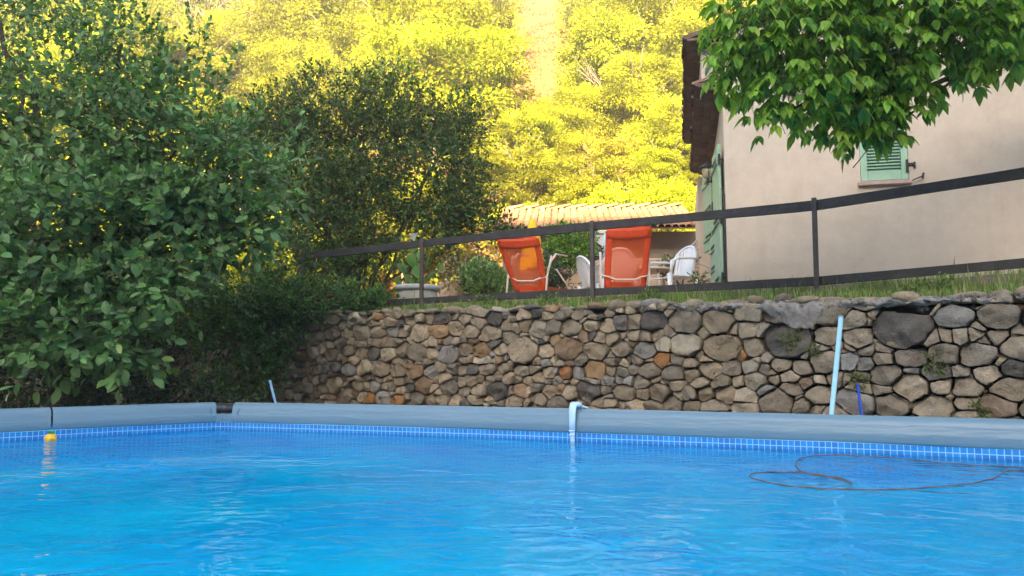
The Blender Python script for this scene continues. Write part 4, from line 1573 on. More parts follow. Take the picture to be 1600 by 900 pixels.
# parapet with a sloping, rounded left end
par = empty('parapet_wall', at(1000, 460, 12.4), 'low beige rendered parapet with sloping rounded left end behind the plastic chairs', 'wall')
par.location.z = PZ
pa = [(866, 462, 0), (866, 450, 1), (880, 440, 1), (900, 423, 1), (920, 409, 1), (940, 404, 1), (1000, 403, 1), (1060, 403, 1), (1110, 402, 1), (1135, 402, 1)]
mb = MB(); rows = []
for (x, y, t) in pa[1:]:
    D = 12.2
    q = at(x, y, D); q0 = Vector((q.x, q.y, PZ)); 
    rows.append([q0 - par.location, q - Vector((0, 0, .03)) - par.location, q + Vector((0, .04, 0)) - par.location, q + Vector((0, .16, 0)) - par.location, q + Vector((0, .2, -.03)) - par.location, q0 + Vector((0, .2, 0)) - par.location])
mb.grid(rows)
mb.add(rows[0], [tuple(range(6))])
mb.build('wall', M['parapet'], par, smooth=False)
# white pillar
pq = at(938, 390, 13.5)
pil = empty('garden_pillar', (pq.x, pq.y, PZ), 'short white pillar with wider cap left of the right orange lounger', 'pillar')
hz_ = at(938, 362, 13.5).z - PZ
mb = MB(); mb.box(-.10, .10, -.10, .10, 0, hz_ - .06, bev=.01); mb.build('shaft', M['pole_white'], pil)
mb = MB(); mb.box(-.14, .14, -.14, .14, hz_ - .0595, hz_, bev=.012); mb.build('cap', M['pole_white'], pil)
# pink block added in place of a bright sunlit patch on the left patio
q = at(728, 470, 11.4)
pw = empty('sunlit_patch_block', (q.x, q.y, PZ), 'low pink block added for a bright sunlit patch at the patio edge right of the big pot', 'wall')
mb = MB(); mb.box(-.42, .42, 0, .5, 0, at(728, 440, 11.4).z - PZ, bev=.03); mb.build('wall', M['parapet'], pw)

# big pot with calla lily
q = at(652, 480, 9.75)
pz0 = terrace_z(0, 3) - .1
topz = at(652, 447, 9.75).z
pot = empty('flower_pot', (q.x, q.y, PZ - .08), 'large round grey stone pot behind the left fence post', 'pot')
h = topz - (PZ - .08)
mb = MB(); mb.lathe([(.20, 0), (.24, .03), (.262, h - .065)], (0, 0, 0), 28); mb.build('body', M['pot'], pot, smooth=True)
mb = MB(); mb.lathe([(.258, h - .066), (.290, h - .058), (.298, h - .02), (.285, h), (.25, h - .004), (.24, h - .05)], (0, 0, 0), 28); mb.build('rim', simple('pale_pot_rim', (.44, .44, .42), .8, .1, 9, .3, 50), pot, smooth=True)
mb = MB(); mb.lathe([(.0, h - .05), (.249, h - .045)], (0, 0, 0), 20); mb.build('potting_soil', M['soil'], pot)
cal = empty('calla_lily', (q.x, q.y, topz - .06), 'calla lily with big arrow shaped leaves and one white flower in the grey pot', 'plant')


def big_leaf(L, Wd, curl):
    rows = []
    for i in range(9):
        t = i / 8
        w_ = Wd * (math.sin(math.pi * min(1, t * .9 + .12)) ** .7) * (1 - t ** 6)
        rows.append([Vector((s_ * w_, L * t, abs(s_) * .25 * Wd - curl * t * t * L)) for s_ in (-1, -.5, 0, .5, 1)])
    mb = MB(); mb.cc = (1, 1, 1); mb.grid(rows)
    return mb


cl = random.Random(9)
for (tx, ty, L, dx) in [(640, 398, .24, -1), (625, 412, .20, -1), (632, 428, .18, -1), (655, 415, .26, .2), (662, 390, .22, .5), (672, 400, .22, 1), (648, 378, .20, -.2), (680, 425, .18, 1), (665, 435, .2, .4), (645, 436, .2, -.4), (618, 436, .15, -1), (690, 412, .15, 1)]:
    e = at(tx, ty, 9.75 + cl.uniform(-.15, .15)) - cal.location
    mb = big_leaf(L * .85, L * .36, .35)
    c_ = cl.uniform(.8, 1.25); mb.c = [(.12 * c_, .26 * c_, .05 * c_)] * len(mb.v)
    o = mb.build('leaf', M['leaf_thin'], cal, e, smooth=True)
    o.rotation_euler = (cl.uniform(-1.25, -.5), cl.uniform(-.4, .4), math.pi - math.pi / 3 * dx + cl.uniform(-.4, .4))
    s_ = MB(); s_.cc = (.3, .4, .1); s_.tube([(cl.uniform(-.08, .08), 0, 0), Vector(e) * .5 + Vector((0, 0, .05)), e], [.008, .006, .004], 5)
    s_.build('stem', M['twig'], cal, smooth=True)
fe = at(647, 372, 9.7) - cal.location
s_ = MB(); s_.tube([(0, 0, 0), (fe.x * .3, 0, fe.z * .6), fe - Vector((0, 0, .05))], .006, 6); s_.build('stem', M['twig'], cal)
rows = []
for i in range(7):
    t = i / 6; r_ = .008 + .055 * t ** 1.6
    rows.append([fe + Vector((math.cos(a) * r_ * (1 + .5 * t * max(0, -math.cos(a - .5))), math.sin(a) * r_, -.05 + .10 * t + .02 * t * math.cos(a))) for a in np.linspace(0, 2 * math.pi, 13)[:-1]])
mb = MB(); mb.grid(rows, closed=True); mb.build('flower', M['petal_white'], cal, smooth=True)


# roses
def rose_flower(px, py, D, m, lab, s=.045):
    q = at(px, py, D)
    r_ = empty('rose_bloom', q, lab, 'rose', 'roses beside the first lounger')
    for k in range(3):
        mb = MB(); rr = s * (1 - .25 * k)
        mb.lathe([(rr * .3, -rr * .6), (rr * .9, -rr * .2), (rr, rr * .35), (rr * .8, rr * .5), (rr * .55, rr * .1)], (0, 0, 0), 9)
        mb.v = [tuple(Vector(v) * (1 + .22 * noise.noise(Vector(v) * 40 + Vector((k, px, 0))))) for v in mb.v]
        o = mb.build('petals', M[m], r_, smooth=True); o.rotation_euler = (.5, .2 * k, k); o.location = (0, 0, .004 * k)
    mb = MB(); mb.tube([(0, 0, -.02), (.02, .05, -.2), (.0, .1, -.42)], .005, 5); mb.build('stem', M['twig'], r_)


rose_flower(864, 404, 10.8, 'red', 'deep red rose, the higher of the two blooms beside the first lounger', .05)
rose_flower(883, 425, 10.8, 'pink', 'dusty pink rose, the lower of the two blooms beside the first lounger', .045)

# parasol
q = at(830, 470, 11.3)
pr = empty('parasol', (q.x, q.y, PZ), 'closed yellow parasol standing behind the left orange lounger', 'parasol')
zt_ = at(833, 341, 11.3).z - PZ
zc0 = at(833, 421, 11.3).z - PZ
mb = MB(); mb.tube([(0, 0, 0), (.02, 0, zt_ - .04)], .016, 8); mb.build('pole', M['pole_white'], pr, smooth=True)
mb = MB(); mb.lathe([(.02, 0), (.2, .01), (.2, .05), (.04, .08)], (0, 0, 0), 16); mb.build('base', M['pot'], pr, smooth=True)
rows = []
nn_ = 32
for i, t in enumerate(np.linspace(0, 1, 12)):
    z = zt_ + (zc0 - zt_) * t
    r0 = .012 + .18 * t ** .7 * (1 - .12 * t)
    if .47 < t < .56: r0 *= .8
    row = []
    for k in range(nn_):
        a = 2 * math.pi * k / nn_
        rr = r0 * (1 + .28 * math.cos(a * 8 + t * 1.2) * min(1, t * 2))
        row.append(Vector((.02 + rr * math.cos(a), rr * math.sin(a), z - (.03 * math.cos(a * 8) if t > .95 else 0))))
    rows.append(row)
mb = MB(); mb.grid(rows, closed=True); mb.build('canopy', M['yellow_cloth'], pr, smooth=True)
mb = MB(); mb.lathe([(.118, -.012), (.122, 0), (.118, .012)], (.02, 0, zt_ + (zc0 - zt_) * .52), 16); mb.build('tie_strap', M['yellow_cloth'], pr)


# orange sun loungers seen from behind
def lounger(label, tl, tr, bl, br, Dt, Db, seat_dir):
    TL, TR = at(*tl, Dt), at(*tr, Dt); BL, BR = at(*bl, Db), at(*br, Db)
    c = (BL + BR) / 2
    g = empty('sun_lounger', (c.x, c.y, PZ), label, 'sun lounger', 'orange sun loungers on the patio')
    o0 = Vector(g.location)
    n = (TR - TL).cross(BL - TL).normalized()
    if n.y > 0: n = -n      # towards the viewer
    def S(a, b, bow=0):
        return TL.lerp(TR, a).lerp(BL.lerp(BR, a), b) + n * bow - o0
    # fabric panel, sagging away from the viewer
    rows = [[S(a, b, -.0 + .035 * math.sin(math.pi * a)) for a in np.linspace(.03, .97, 9)] for b in np.linspace(.015, 1, 12)]
    mb = MB(); mb.grid(rows); f_ = mb.build('fabric', M['orange'], g, smooth=True)
    # turned-over border and head band of doubled cloth
    for a0, a1 in ((.0, .13), (.87, 1.0)):
        mb = MB(); mb.grid([[S(a, b, .012 + .035 * math.sin(math.pi * a)) for a in np.linspace(a0, a1, 4)] for b in np.linspace(0, 1, 12)])
        solidify(mb.build('side_hem', M['orange_solid'], g, smooth=True), .006)
    mb = MB(); mb.grid([[S(a, b + .02 * math.sin(math.pi * a) * (b > .05), .018 + .035 * math.sin(math.pi * a)) for a in np.linspace(0.0, 1.0, 9)] for b in np.linspace(-.01, .15, 4)])
    solidify(mb.build('head_pocket', M['orange_solid'], g, smooth=True), .010)
    # frame tube: round the back
    fr = [S(0, 1.15), S(0, .5), S(0, .06), S(.06, -.005), S(.5, -.015), S(.94, -.005), S(1, .06), S(1, .5), S(1, 1.15)]
    mb = MB(); mb.tube(fr, .012, 8); mb.build('back_frame', M['orange_solid'], g, smooth=True)
    # seat and leg rest running away
    sd_ = Vector((seat_dir[0], seat_dir[1], 0)).normalized()
    b0, b1 = BL - o0, BR - o0
    zs = .30
    e0 = Vector((b0.x, b0.y, zs)); e1 = Vector((b1.x, b1.y, zs))
    mb = MB(); mb.grid([[e0.lerp(e1, a) + sd_ * s + Vector((0, 0, -.03 * math.sin(math.pi * a) + .10 * max(0, s - .5))) for a in np.linspace(0, 1, 6)] for s in np.linspace(-.02, 1.15, 9)])
    mb.build('seat_fabric', M['orange'], g, smooth=True)
    mb = MB(); mb.grid([[b0.lerp(b1, a) * (1 - t) + e0.lerp(e1, a) * t for a in np.linspace(0, 1, 6)] for t in np.linspace(0, 1, 4)]); mb.build('lower_fabric', M['orange'], g, smooth=True)
    # cream legs and armrests
    wdir = (e1 - e0).normalized()
    for side, e, sg in ((0, e0, -1), (1, e1, 1)):
        p0 = e + wdir * sg * .05
        lg = MB(); lg.tube([Vector((p0.x, p0.y, 0)) - sd_ * .16, p0 + Vector((0, 0, .12)) - sd_ * .10, p0 + Vector((0, 0, .42)) + sd_ * .02], .014, 8); lg.build('leg', M['cream_paint'], g, smooth=True)
        lg = MB(); lg.tube([Vector((p0.x, p0.y, 0)) + sd_ * .85, p0 + Vector((0, 0, .05)) + sd_ * .45, p0 + Vector((0, 0, .25)) + sd_ * .15], .012, 8); lg.build('leg', M['cream_paint'], g, smooth=True)
        am = MB(); am.tube([p0 + Vector((0, 0, .18)) - sd_ * .09, p0 + Vector((0, 0, .34)) + sd_ * .0, p0 + Vector((0, 0, .46)) + sd_ * .14, p0 + Vector((0, 0, .47)) + sd_ * .45], .018, 8, flat=.7); am.build('armrest', M['cream_paint'], g, smooth=True)
    mb = MB(); p0, p1 = e0 - wdir * .05, e1 + wdir * .05
    cc_ = [p0 + Vector((0, 0, .12)) - sd_ * .11, p0.lerp(p1, .15) + Vector((0, 0, .10)) - sd_ * .13, p0.lerp(p1, .3) + Vector((0, 0, .06)) - sd_ * .15, p0.lerp(p1, .7) + Vector((0, 0, .06)) - sd_ * .15, p0.lerp(p1, .85) + Vector((0, 0, .10)) - sd_ * .13, p1 + Vector((0, 0, .12)) - sd_ * .11]
    mb.tube(cc_, .011, 8); mb.build('cross_bar', M['cream_paint'], g, smooth=True)
    return g


lounger('orange mesh sun lounger tilted to the left, seen from behind beside the yellow parasol', (776, 374), (841, 371), (806, 456), (855, 452), 10.0, 10.35, (.55, .83))
lounger('upright orange mesh sun lounger with rounded top corners in front of the plastic chairs', (948, 357), (1018, 355), (945, 452), (1008, 450), 9.9, 10.2, (.1, 1))


# white monobloc garden chairs
def plastic_chair(loc, rz, label):
    g = empty('garden_chair', loc, label, 'chair', 'white plastic garden chairs', rz)
    # local: faces +y (front), back at -y
    m = M['white_plastic']
    rows = [[Vector((x * (.24 - .02 * (y < -.1)), y, .42 + .012 * abs(x) ** 2 - .012 + (-.02 if y > .2 else 0))) for x in np.linspace(-1, 1, 7)] for y in np.linspace(-.2, .23, 6)]
    mb = MB(); mb.grid(rows); solidify(mb.build('seat', m, g, smooth=True), .012)
    # back: arched frame plus slats
    fr = []
    for k in range(15):
        t = k / 14; a = math.pi * t
        x = -.24 * math.cos(a); z_ = .42 + .44 * min(1, math.sin(a) ** .55)
        fr.append(Vector((x * (1 - .0 * z_), -.20 - (z_ - .42) * .28 + .05 * (x / .24) ** 2, z_)))
    mb = MB(); mb.tube(fr, .021, 7); bk = mb.build('backrest', m, g, smooth=True)
    for k in range(7):
        x = -.165 + .055 * k
        zt = .42 + .44 * max(.3, 1 - (x / .25) ** 2) ** .35 - .01
        sp = MB()
        y0, y1 = -.2 + .05 * (x / .24) ** 2, -.20 - (zt - .42) * .28 + .05 * (x / .24) ** 2
        sp.beam((x * .9, y0, .425), (x, y1, zt), .047, .010, up=Vector((0, 1, .2)))
        sp.build('slat', m, bk)
    for sg in (-1, 1):
        mb = MB(); mb.tube([(sg * .25, -.24, .66), (sg * .275, -.08, .655), (sg * .28, .12, .64), (sg * .275, .22, .60), (sg * .27, .235, .45)], [.028, .034, .036, .030, .026], 8, flat=.5); mb.build('armrest', m, g, smooth=True)
        for (x0, y0, x1, y1) in ((sg * .25, .23, sg * .28, .27), (sg * .23, -.20, sg * .27, -.30)):
            mb = MB(); mb.tube([(x0, y0, .43), ((x0 + x1) / 2, (y0 + y1) / 2, .2), (x1, y1, 0)], [.046, .036, .028], 8, flat=.6); mb.build('leg', m, g, smooth=True)
    return g


def on_patio(px, D):
    q = at(px, 470, D); return Vector((q.x, q.y, PZ + .012))


plastic_chair(on_patio(1050, 10.4), R(118), 'white plastic garden chair standing sideways right of the right lounger')
plastic_chair(on_patio(965, 11.0), R(0), 'white plastic garden chair showing through the right orange lounger')
plastic_chair(on_patio(936, 11.6), R(-70), 'white plastic garden chair half hidden by the middle fence post')
# small round table between them
q = on_patio(1012, 11.4)
tb_ = empty('garden_table', q, 'cream round garden table behind the right orange lounger', 'table')
mb = MB(); mb.lathe([(.36, .62), (.375, .63), (.375, .645), (.36, .655)], (0, 0, 0), 28); mb.build('table_top', M['cream_paint'], tb_, smooth=False)
for k in range(4):
    a = k * math.pi / 2 + .4
    mb = MB(); mb.tube([(math.cos(a) * .28, math.sin(a) * .28, .625), (math.cos(a) * .33, math.sin(a) * .33, 0)], .02, 8); mb.build('leg', M['cream_paint'], tb_, smooth=True)
# folded deck chair leaning at the far wall
q = at(1075, 400, 13.0)
dc = empty('deck_chair', (q.x, q.y, PZ), 'faded striped deck chair leaning behind the parapet beside the house', 'deck chair')
o0 = Vector(dc.location)
A0, A1 = at(1064, 400, 12.9) - o0, at(1099, 366, 12.9) - o0
A2, A3 = at(1076, 402, 12.7) - o0, at(1104, 374, 12.7) - o0
for a, b in ((A0, A1), (A2, A3)):
    mb = MB(); dd = (a - b).normalized(); mb.beam(a + dd * .8, b, .035, .03, bev=.004); mb.build('side_rail', M['cream_paint'], dc)
mb = MB(); mb.grid([[a.lerp(b, s) + Vector((0, 0, -.04 * math.sin(math.pi * s))) for s in np.linspace(0, 1, 5)] for a, b in ((A0.lerp(A2, t), A1.lerp(A3, t)) for t in np.linspace(.08, .92, 4))]); solidify(mb.build('canvas', M['striped'], dc), .004)
mb = MB(); mb.beam(A1 - Vector((.02, 0, 0)), A3 + Vector((.02, 0, 0)), .05, .045, bev=.006); mb.build('top_bar', M['cream_paint'], dc)
mb = MB(); b_ = A0.lerp(A1, .45); mb.beam(b_, Vector((b_.x, b_.y, 0)), .03, .03, up=Vector((0, 1, 0))); mb.build('prop_leg', M['cream_paint'], dc)
# light blue folded beach parasol behind the right lounger
q = at(943, 395, 12.9)
bp = empty('folded_parasol', (q.x, q.y, PZ), 'folded light blue and black parasol against the white pillar', 'parasol')
zt_ = at(945, 362, 12.9).z - PZ
mb = MB(); mb.tube([(0, 0, 0), (.04, 0, zt_)], .012, 6); mb.build('pole', M['iron'], bp)
mb = MB(); mb.lathe([(.02, .05 + zt_ * .42), (.065, zt_ * .45), (.05, zt_ * .8), (.015, zt_ - .02)], (.03, 0, 0), 10); mb.build('canopy', M['paleblue'], bp, smooth=True)

# ------------------------------------------------------------------ bits around the pool
def rod(name, label, cat, p0, p1, D0, D1, r, m, flat=1.0, foot=True):
    A, B = at(*p0, D0), at(*p1, D1)
    d = (A - B); k = (-1.05 + .001 - B.z) / d.z if foot else 1
    low = B + d * k
    g = empty(name, (low.x, low.y, low.z), label, cat)
    mb = MB(); mb.tube([Vector((0, 0, 0)), B - low], r, 12, flat=flat); mb.build('tube', M[m], g, smooth=True)
    return g, B - low


g, tp = rod('pool_pole', 'pale blue telescopic pole leaning upright between the pool and the wall', 'pole', (1299, 650), (1314, 497), 5.2, 5.35, .0165, 'paleblue')
mb = MB(); mb.tube([tp, tp + tp.normalized() * .012], .0175, 12); mb.build('end_cap', M['paleblue2'], g)
g, tp = rod('blue_strip', 'flat deep blue plastic strip beside the pale blue pole', 'strip', (1347, 655), (1340, 603), 5.15, 5.2, .017, 'navy', .35)
mb = MB(); mb.tube([tp, tp + tp.normalized() * .02], [.014, .006], 8, flat=.35); mb.build('tip', M['navy'], g)
g, tp = rod('thin_rod', 'thin dull blue rod leaning behind the rim at the left end of the wall', 'rod', (431, 632), (422, 596), 7.0, 7.1, .0115, 'paleblue2')
mb = MB(); mb.lathe([(.012, -.01), (.015, 0), (.012, .012)], tp, 8); mb.build('end_cap', M['paleblue2'], g)

# hook bracket over the rim
hp = G(900, 638.2, RZ); i0 = 3
nin = inward(rimR[2], rimR[4], 1)
hkx = Vector((-nin.y, nin.x, 0))
hk_ = empty('skimmer_hook', (hp.x, hp.y, RZ), 'pale blue plastic hook bracket hung over the pool rim', 'bracket')


def strap(prof_, w0, m, name, parent, dx=0.0):
    mb = MB(); rows = []
    for (o, z, w_) in prof_:
        c = nin * o + Vector((0, 0, z)) + hkx * dx
        rows.append([c - hkx * w_, c - hkx * w_ * .8 + nin * .006, c + hkx * w_ * .8 + nin * .006, c + hkx * w_])
    mb.grid(rows)
    return solidify(mb.build(name, m, parent, smooth=True), .010, 1)


strap([(-.075, -.05, .020), (-.07, .0, .022), (-.045, .032, .024), (.0, .048, .025), (.04, .040, .026), (.070, .012, .027), (.082, -.03, .026), (.083, -.09, .024), (.083, -.15, .023)], .02, M['hook'], 'hook_strap', hk_)
strap([(.080, -.135, .018), (.081, -.20, .018), (.079, -.26, .018), (.078, -.34, .018), (.076, -.46, .018)], .02, M['hook'], 'hanging_arm', hk_)
for z_ in (-.15, -.18, -.235, -.29):
    mb = MB(); c = nin * .095 + Vector((0, 0, z_)); mb.beam(c - hkx * .021, c + hkx * .021, .008, .012, bev=.002); mb.build('rib', M['hook'], hk_)
mb = MB(); mb.tube([nin * .03 + Vector((0, 0, .028)) - hkx * .03, nin * .03 + Vector((0, 0, .028)) + hkx * .05], .016, 10); mb.build('clamp_roller', M['hook'], hk_, smooth=True)
mb = MB(); mb.beam(nin * .0 + Vector((0, 0, .02)) + hkx * .03, nin * -.02 + Vector((0, 0, .004)) + hkx * .085, .03, .012, bev=.003); mb.build('clamp_wing', M['hook'], hk_)

# little floating toy
fp = G(79, 688, WZ)
ft = empty('pool_float', (fp.x, fp.y, WZ), 'tiny yellow float with a green leafy top by the left pool wall', 'float')
mb = MB(); mb.lathe([(.012, -.03), (.034, -.018), (.040, .01), (.036, .034), (.022, .046)], (0, 0, 0), 14); mb.build('body', M['float_yellow'], ft, smooth=True)
for k in range(9):
    a = k * 2 * math.pi / 9; r_ = .022 if k % 2 else .03
    mb = MB(); mb.tube([(0, 0, .04), (math.cos(a) * r_ * .5, math.sin(a) * r_ * .5, .062), (math.cos(a) * r_, math.sin(a) * r_, .066 if k % 2 else .055)], [.007, .006, .001], 5); mb.build('leaf', M['float_green'], ft)
mb = MB(); mb.tube([(.02, -.03, .015), (.05, -.034, .018), (.058, -.034, .0)], [.008, .006, .003], 6); mb.build('side_fin', M['float_yellow'], ft)
mb = MB(); mb.tube([(0, 0, -.02), (.01, 0, -.3)], .002, 4); mb.build('cord', M['float_green'], ft)


# floating hose
def smooth_path(pts, k=6):
    out = []
    n = len(pts)
    for i in range(n - 1):
        p0, p1, p2, p3 = pts[max(i - 1, 0)], pts[i], pts[i + 1], pts[min(i + 2, n - 1)]
        for j in range(k):
            t = j / k
            out.append(.5 * ((2 * p1) + (p2 - p0) * t + (2 * p0 - 5 * p1 + 4 * p2 - p3) * t * t + (3 * p1 - p0 - 3 * p2 + p3) * t ** 3))
    out.append(pts[-1])
    return out


zx = [(1700, 252), (1600, 255), (1540, 263), (1505, 288), (1420, 310), (1300, 323), (1160, 331), (1000, 328), (870, 320), (785, 306), (742, 293), (770, 283), (860, 280), (950, 285), (1030, 296), (1062, 312), (1030, 300), (975, 292), (915, 280), (888, 262), (892, 245), (935, 231), (1050, 225), (1200, 228), (1350, 238), (1500, 243), (1700, 246)]
def hose_pt(a, b):
    X = 800 + a * .5
    wl = 669 + 48 * (X - 370) / 1230
    Y = 600 + b * .5
    k = (Y - 712) / (766 - 712)
    return G(X, wl + 5 + (766 - wl - 5) * k, WZ + .002)


pts = [hose_pt(a, b) for a, b in zx]
hp_ = [p + Vector((0, 0, .0015 * math.sin(i * 1.3))) for i, p in enumerate(smooth_path(pts))]
ho = MB(); ho.tube(hp_, .0038, 7)
tag(ho.build('floating_hose', M['hose'], smooth=True), 'thin dark brown hose floating in wide loops on the right side of the water', 'hose')

# ------------------------------------------------------------------ trees on the hillside
hy = [(.31, .37, .014), (.36, .40, .016), (.24, .30, .012), (.39, .37, .02)]


def crown_mesh(seed, n_cl, lf, cols, R0=1.0, flat=.8):
    r = np.random.default_rng(seed)
    P_, D_, S_ = [], [], []
    cen_ = r.normal(size=(n_cl, 3)); cen_ /= np.linalg.norm(cen_, axis=1, keepdims=True)
    rad = r.random(n_cl) ** .45
    cen_ = cen_ * rad[:, None] * np.array([1, 1, flat]); cen_[:, 2] += .25
    for c in cen_:
        k = lf
        cr = r.uniform(.13, .28)
        u = r.normal(size=(k, 3)); u /= np.linalg.norm(u, axis=1, keepdims=True)
        q = c + u * (r.random(k) ** .5)[:, None] * cr * np.array([1.25, 1.25, .55])
        P_.append(q); D_.append(u + np.array([0, 0, -.2]))
    P_ = np.concatenate(P_); D_ = np.concatenate(D_)
    n = len(P_)
    nr = r.normal(0, .7, (n, 3)) + np.array([0, -.2, .9])
    c0 = np.array(cols)[r.choice(len(cols), n)]
    # colour of whole clumps differs a little
    cl = np.repeat(1 + r.normal(0, .22, n_cl), lf)[:, None]
    C = np.clip(c0 * cl * (1 + r.normal(0, .15, (n, 1))), .004, 1)
    return leaf_mesh('crown', P_ * R0, D_, nr, r.uniform(.03, .06, n), C, 'diamond', M['leaf_hill'])


def hill_trunk(seed, bare=False):
    rd = random.Random(seed)
    mb = MB()
    pts = [Vector((0, 0, -1.3)), Vector((.03, 0, -.7)), Vector((rd.uniform(-.08, .08), 0, -.2)), Vector((0, 0, .3))]
    mb.tube(pts, [.05, .04, .032, .02], 7)
    for k in range(9 if not bare else 26):
        a = rd.uniform(0, 6.28); h = rd.uniform(-.6, .3)
        e = Vector((math.cos(a) * rd.uniform(.5, .95), math.sin(a) * rd.uniform(.5, .95), h + rd.uniform(.3, .9)))
        st = Vector((0, 0, h))
        mid = st.lerp(e, .5) + Vector((0, 0, .1))
        mb.tube([st, mid, e], [.018, .011, .004], 5)
        for j in range(2 if not bare else 5):
            e2 = mid.lerp(e, rd.random()) + Vector((rd.gauss(0, .2), rd.gauss(0, .2), rd.uniform(.1, .4)))
            mb.tube([mid, e2], [.008, .003], 4)
    return mb.mesh('trunk', M['bark_pale'], True)


cm = [crown_mesh(11, 90, 420, hy), crown_mesh(12, 110, 360, [(.36, .41, .016), (.41, .40, .02)]), crown_mesh(13, 70, 460, [(.22, .24, .015), (.31, .30, .015)], flat=1.0),
      crown_mesh(14, 60, 300, [(.38, .34, .03), (.32, .30, .03)], flat=.9), crown_mesh(15, 120, 300, hy, flat=.65)]
tm = [hill_trunk(s) for s in (1, 2, 3)]
bt = hill_trunk(7, True)
kinds = ['yellow green tree', 'pale lemon tree', 'darker olive tree', 'thin golden tree', 'flat crowned yellow tree']
th = random.Random(77)
placed = []
seen_ = set()
protos = {}
tries = 0
def ravine(px, D):
    # bare stripe: px 745..880 high up, narrowing lower down
    return D > 33 and 805 - (D - 33) * 2.2 < px < 872
while len(placed) < 240 and tries < 16000:
    tries += 1
    D = 20 + 75 * th.random() ** 1.3
    px = th.uniform(-150, 1500)
    if px > 1120 and D > 40 and th.random() < .7: continue
    if ravine(px, D): continue
    x = (px - 800) / 1200 * D
    s = th.uniform(1.6, 3.3) * (.75 + D / 110)
    if D < 27: s *= .62
    if any(math.hypot(a - x, b - D) < (q + s) * (.36 if D < 36 else .48) for a, b, q in placed): continue
    sp = s * 1200 / D
    if D > 33 and 815 - (D - 33) * 1.6 - sp * .9 < px < 865 + sp * .9: continue
    if D <= 33 and abs(px - 830) < 100: s = min(s, 1.5)
    placed.append((x, D, s))
    k = th.choices(range(5), [5, 4, 1.5, 1, 3])[0]
    if 380 < px < 700 and th.random() < .3: k = 2
    zg = hill_z(x, D)
    zs = [(-20, 'far left'), (120, 'above leafy tree left side'), (260, 'above leafy tree shoots'), (390, 'between leafy tree and thicket'),
          (480, 'above thicket left shoulder'), (570, 'above thicket middle'), (660, 'above thicket right half'), (740, 'above thicket right edge'),
          (800, 'at ravine left rim'), (880, 'just right of ravine'), (950, 'above middle of outbuilding roof'), (1020, 'above right end of outbuilding roof'), (1085, 'beside house eaves'), (1200, 'behind the house corner'), (9999, 'behind house gable')]
    zone = next(z_ for m_, z_ in zs if px < m_)
    hl = ['at foot of slope', 'low on slope', 'a third up', 'halfway up', 'on upper slope', 'near slope top'][0 if D < 26 else 1 if D < 31 else 2 if D < 37 else 3 if D < 46 else 4 if D < 60 else 5]
    if px > 1200: continue
    zone = zone + ', ' + hl
    lab_ = ('small ' if s < 2.0 else 'large ' if s > 3.2 else '') + kinds[k] + ' ' + zone
    if lab_ in seen_: continue
    seen_.add(lab_)
    g = empty('hillside_tree', (x, D, zg), ('small ' if s < 2.0 else 'large ' if s > 3.2 else '') + kinds[k] + ' ' + zone, 'tree', 'trees on the sunlit hillside', rz=th.uniform(0, 6.28))
    lean = th.uniform(-.08, .08)
    cr = link('crown', cm[k], g, (0, 0, s * .95)); cr.scale = (s * th.uniform(.9, 1.2), s * th.uniform(.9, 1.2), s * th.uniform(.85, 1.15))
    tr = link('trunk', tm[k % 3], g, (0, 0, s * .95)); tr.scale = (s, s, s)
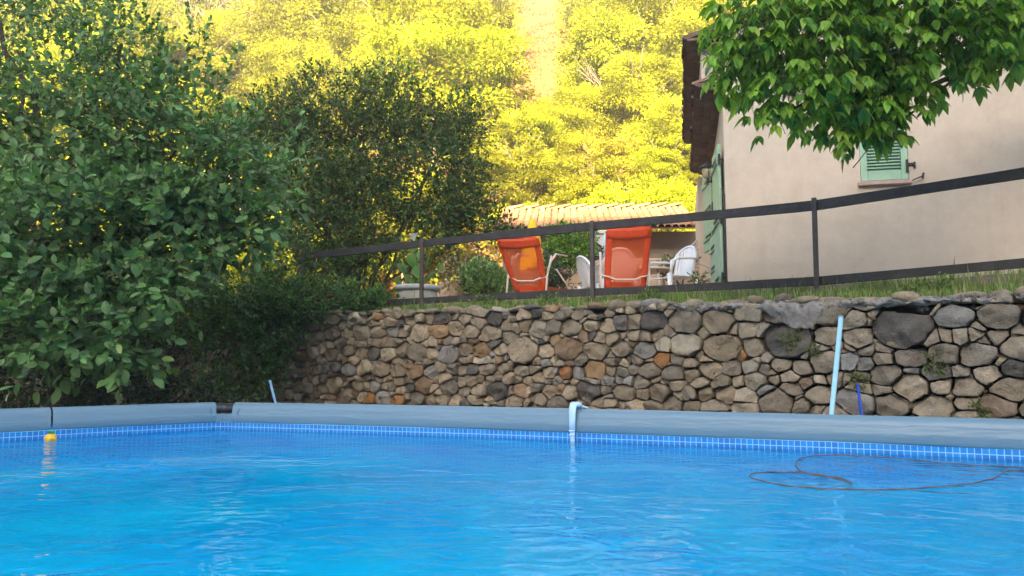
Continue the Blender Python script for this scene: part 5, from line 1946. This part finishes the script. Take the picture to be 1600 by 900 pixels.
# bare twiggy trees
for i_, (px, py, D, s) in enumerate([(440, 60, 44, 3.4), (415, 85, 40, 2.8), (590, 20, 50, 3.2), (1010, 120, 46, 2.6), (720, 60, 50, 3.0), (905, 60, 52, 2.4), (960, 250, 30, 1.6), (1060, 170, 42, 2.2), (640, 95, 40, 2.0), (300, 10, 46, 3.0)]):
    x = (px - 800) / 1200 * D
    g = empty('bare_tree', (x, D, hill_z(x, D)), 'leafless twiggy tree ' + ['above the left shoulder of the rose thicket, the larger of the pair', 'above the left shoulder of the rose thicket, the smaller of the pair', 'above the top of the rose thicket', 'right of the ravine, above the outbuilding', 'left of the bare ravine near the top', 'just right of the bare ravine near the top', 'low on the slope over the outbuilding roof', 'left of the house eaves', 'above the right half of the rose thicket', 'above the shoots of the big leafy tree'][i_], 'tree', 'leafless trees on the hillside', rz=px)
    br = link('branches', bt, g, (0, 0, s * 1.2)); br.scale = (s, s, s * 1.15)

# low scrub and dry grass on the slope
def scrub():
    n = 120000
    D = 20 + 62 * rng.random(n) ** .8
    px = rng.uniform(-100, 1250, n)
    x = (px - 800) / 1200 * D
    dn = np.array([noise.noise(Vector((a * .5, b * .5, 9))) for a, b in zip(x, D)])
    rav = np.array([ravine(a, b) for a, b in zip(px, D)])
    k = (dn > np.where(rav, .18, -.35)) | (rav & (rng.random(n) < .18))
    x, D, dn, rav = x[k], D[k], dn[k], rav[k]; n = len(x)
    hgt = rng.random(n) ** 1.5 * np.where(rav, .22, 1.1) * (1 + dn)
    z = np.array([hill_z(a, b) for a, b in zip(x, D)]) + hgt
    pos = np.stack([x, D, z], 1)
    dr = rng.normal(0, 1, (n, 3)) + np.array([0, 0, .8]); nr = rng.normal(0, .6, (n, 3)) + np.array([0, -.5, .8])
    c = palette(n, [(.28, .34, .02), (.33, .35, .025), (.34, .29, .05), (.22, .29, .02)], .2)
    c = np.where(rav[:, None], palette(n, [(.25, .125, .028), (.30, .155, .038), (.22, .19, .02)], .2), c)
    o = link('scrub', leaf_mesh('scrub', pos, dr, nr, rng.uniform(.09, .24, n), c, 'diamond', M['leaf_hill']))
    tag(o, 'dry grass and low scrub covering the sunlit hillside', 'scrub', kind='stuff')


scrub()


# ------------------------------------------------------------------ evening haze
hz = MB(); hz.box(-140, 140, -26, 160, -2.2, 90)
hm = bpy.data.materials.new('haze_air'); hm.use_nodes = True
for n_ in list(hm.node_tree.nodes): hm.node_tree.nodes.remove(n_)
ho_ = N(hm.node_tree, 'ShaderNodeOutputMaterial')
pv = N(hm.node_tree, 'ShaderNodeVolumePrincipled')
pv.inputs['Density'].default_value = .0018
pv.inputs['Color'].default_value = (.95, .95, .95, 1)
hm.node_tree.links.new(pv.outputs[0], ho_.inputs['Volume'])
hzo = tag(hz.build('haze', hm), kind='stuff')
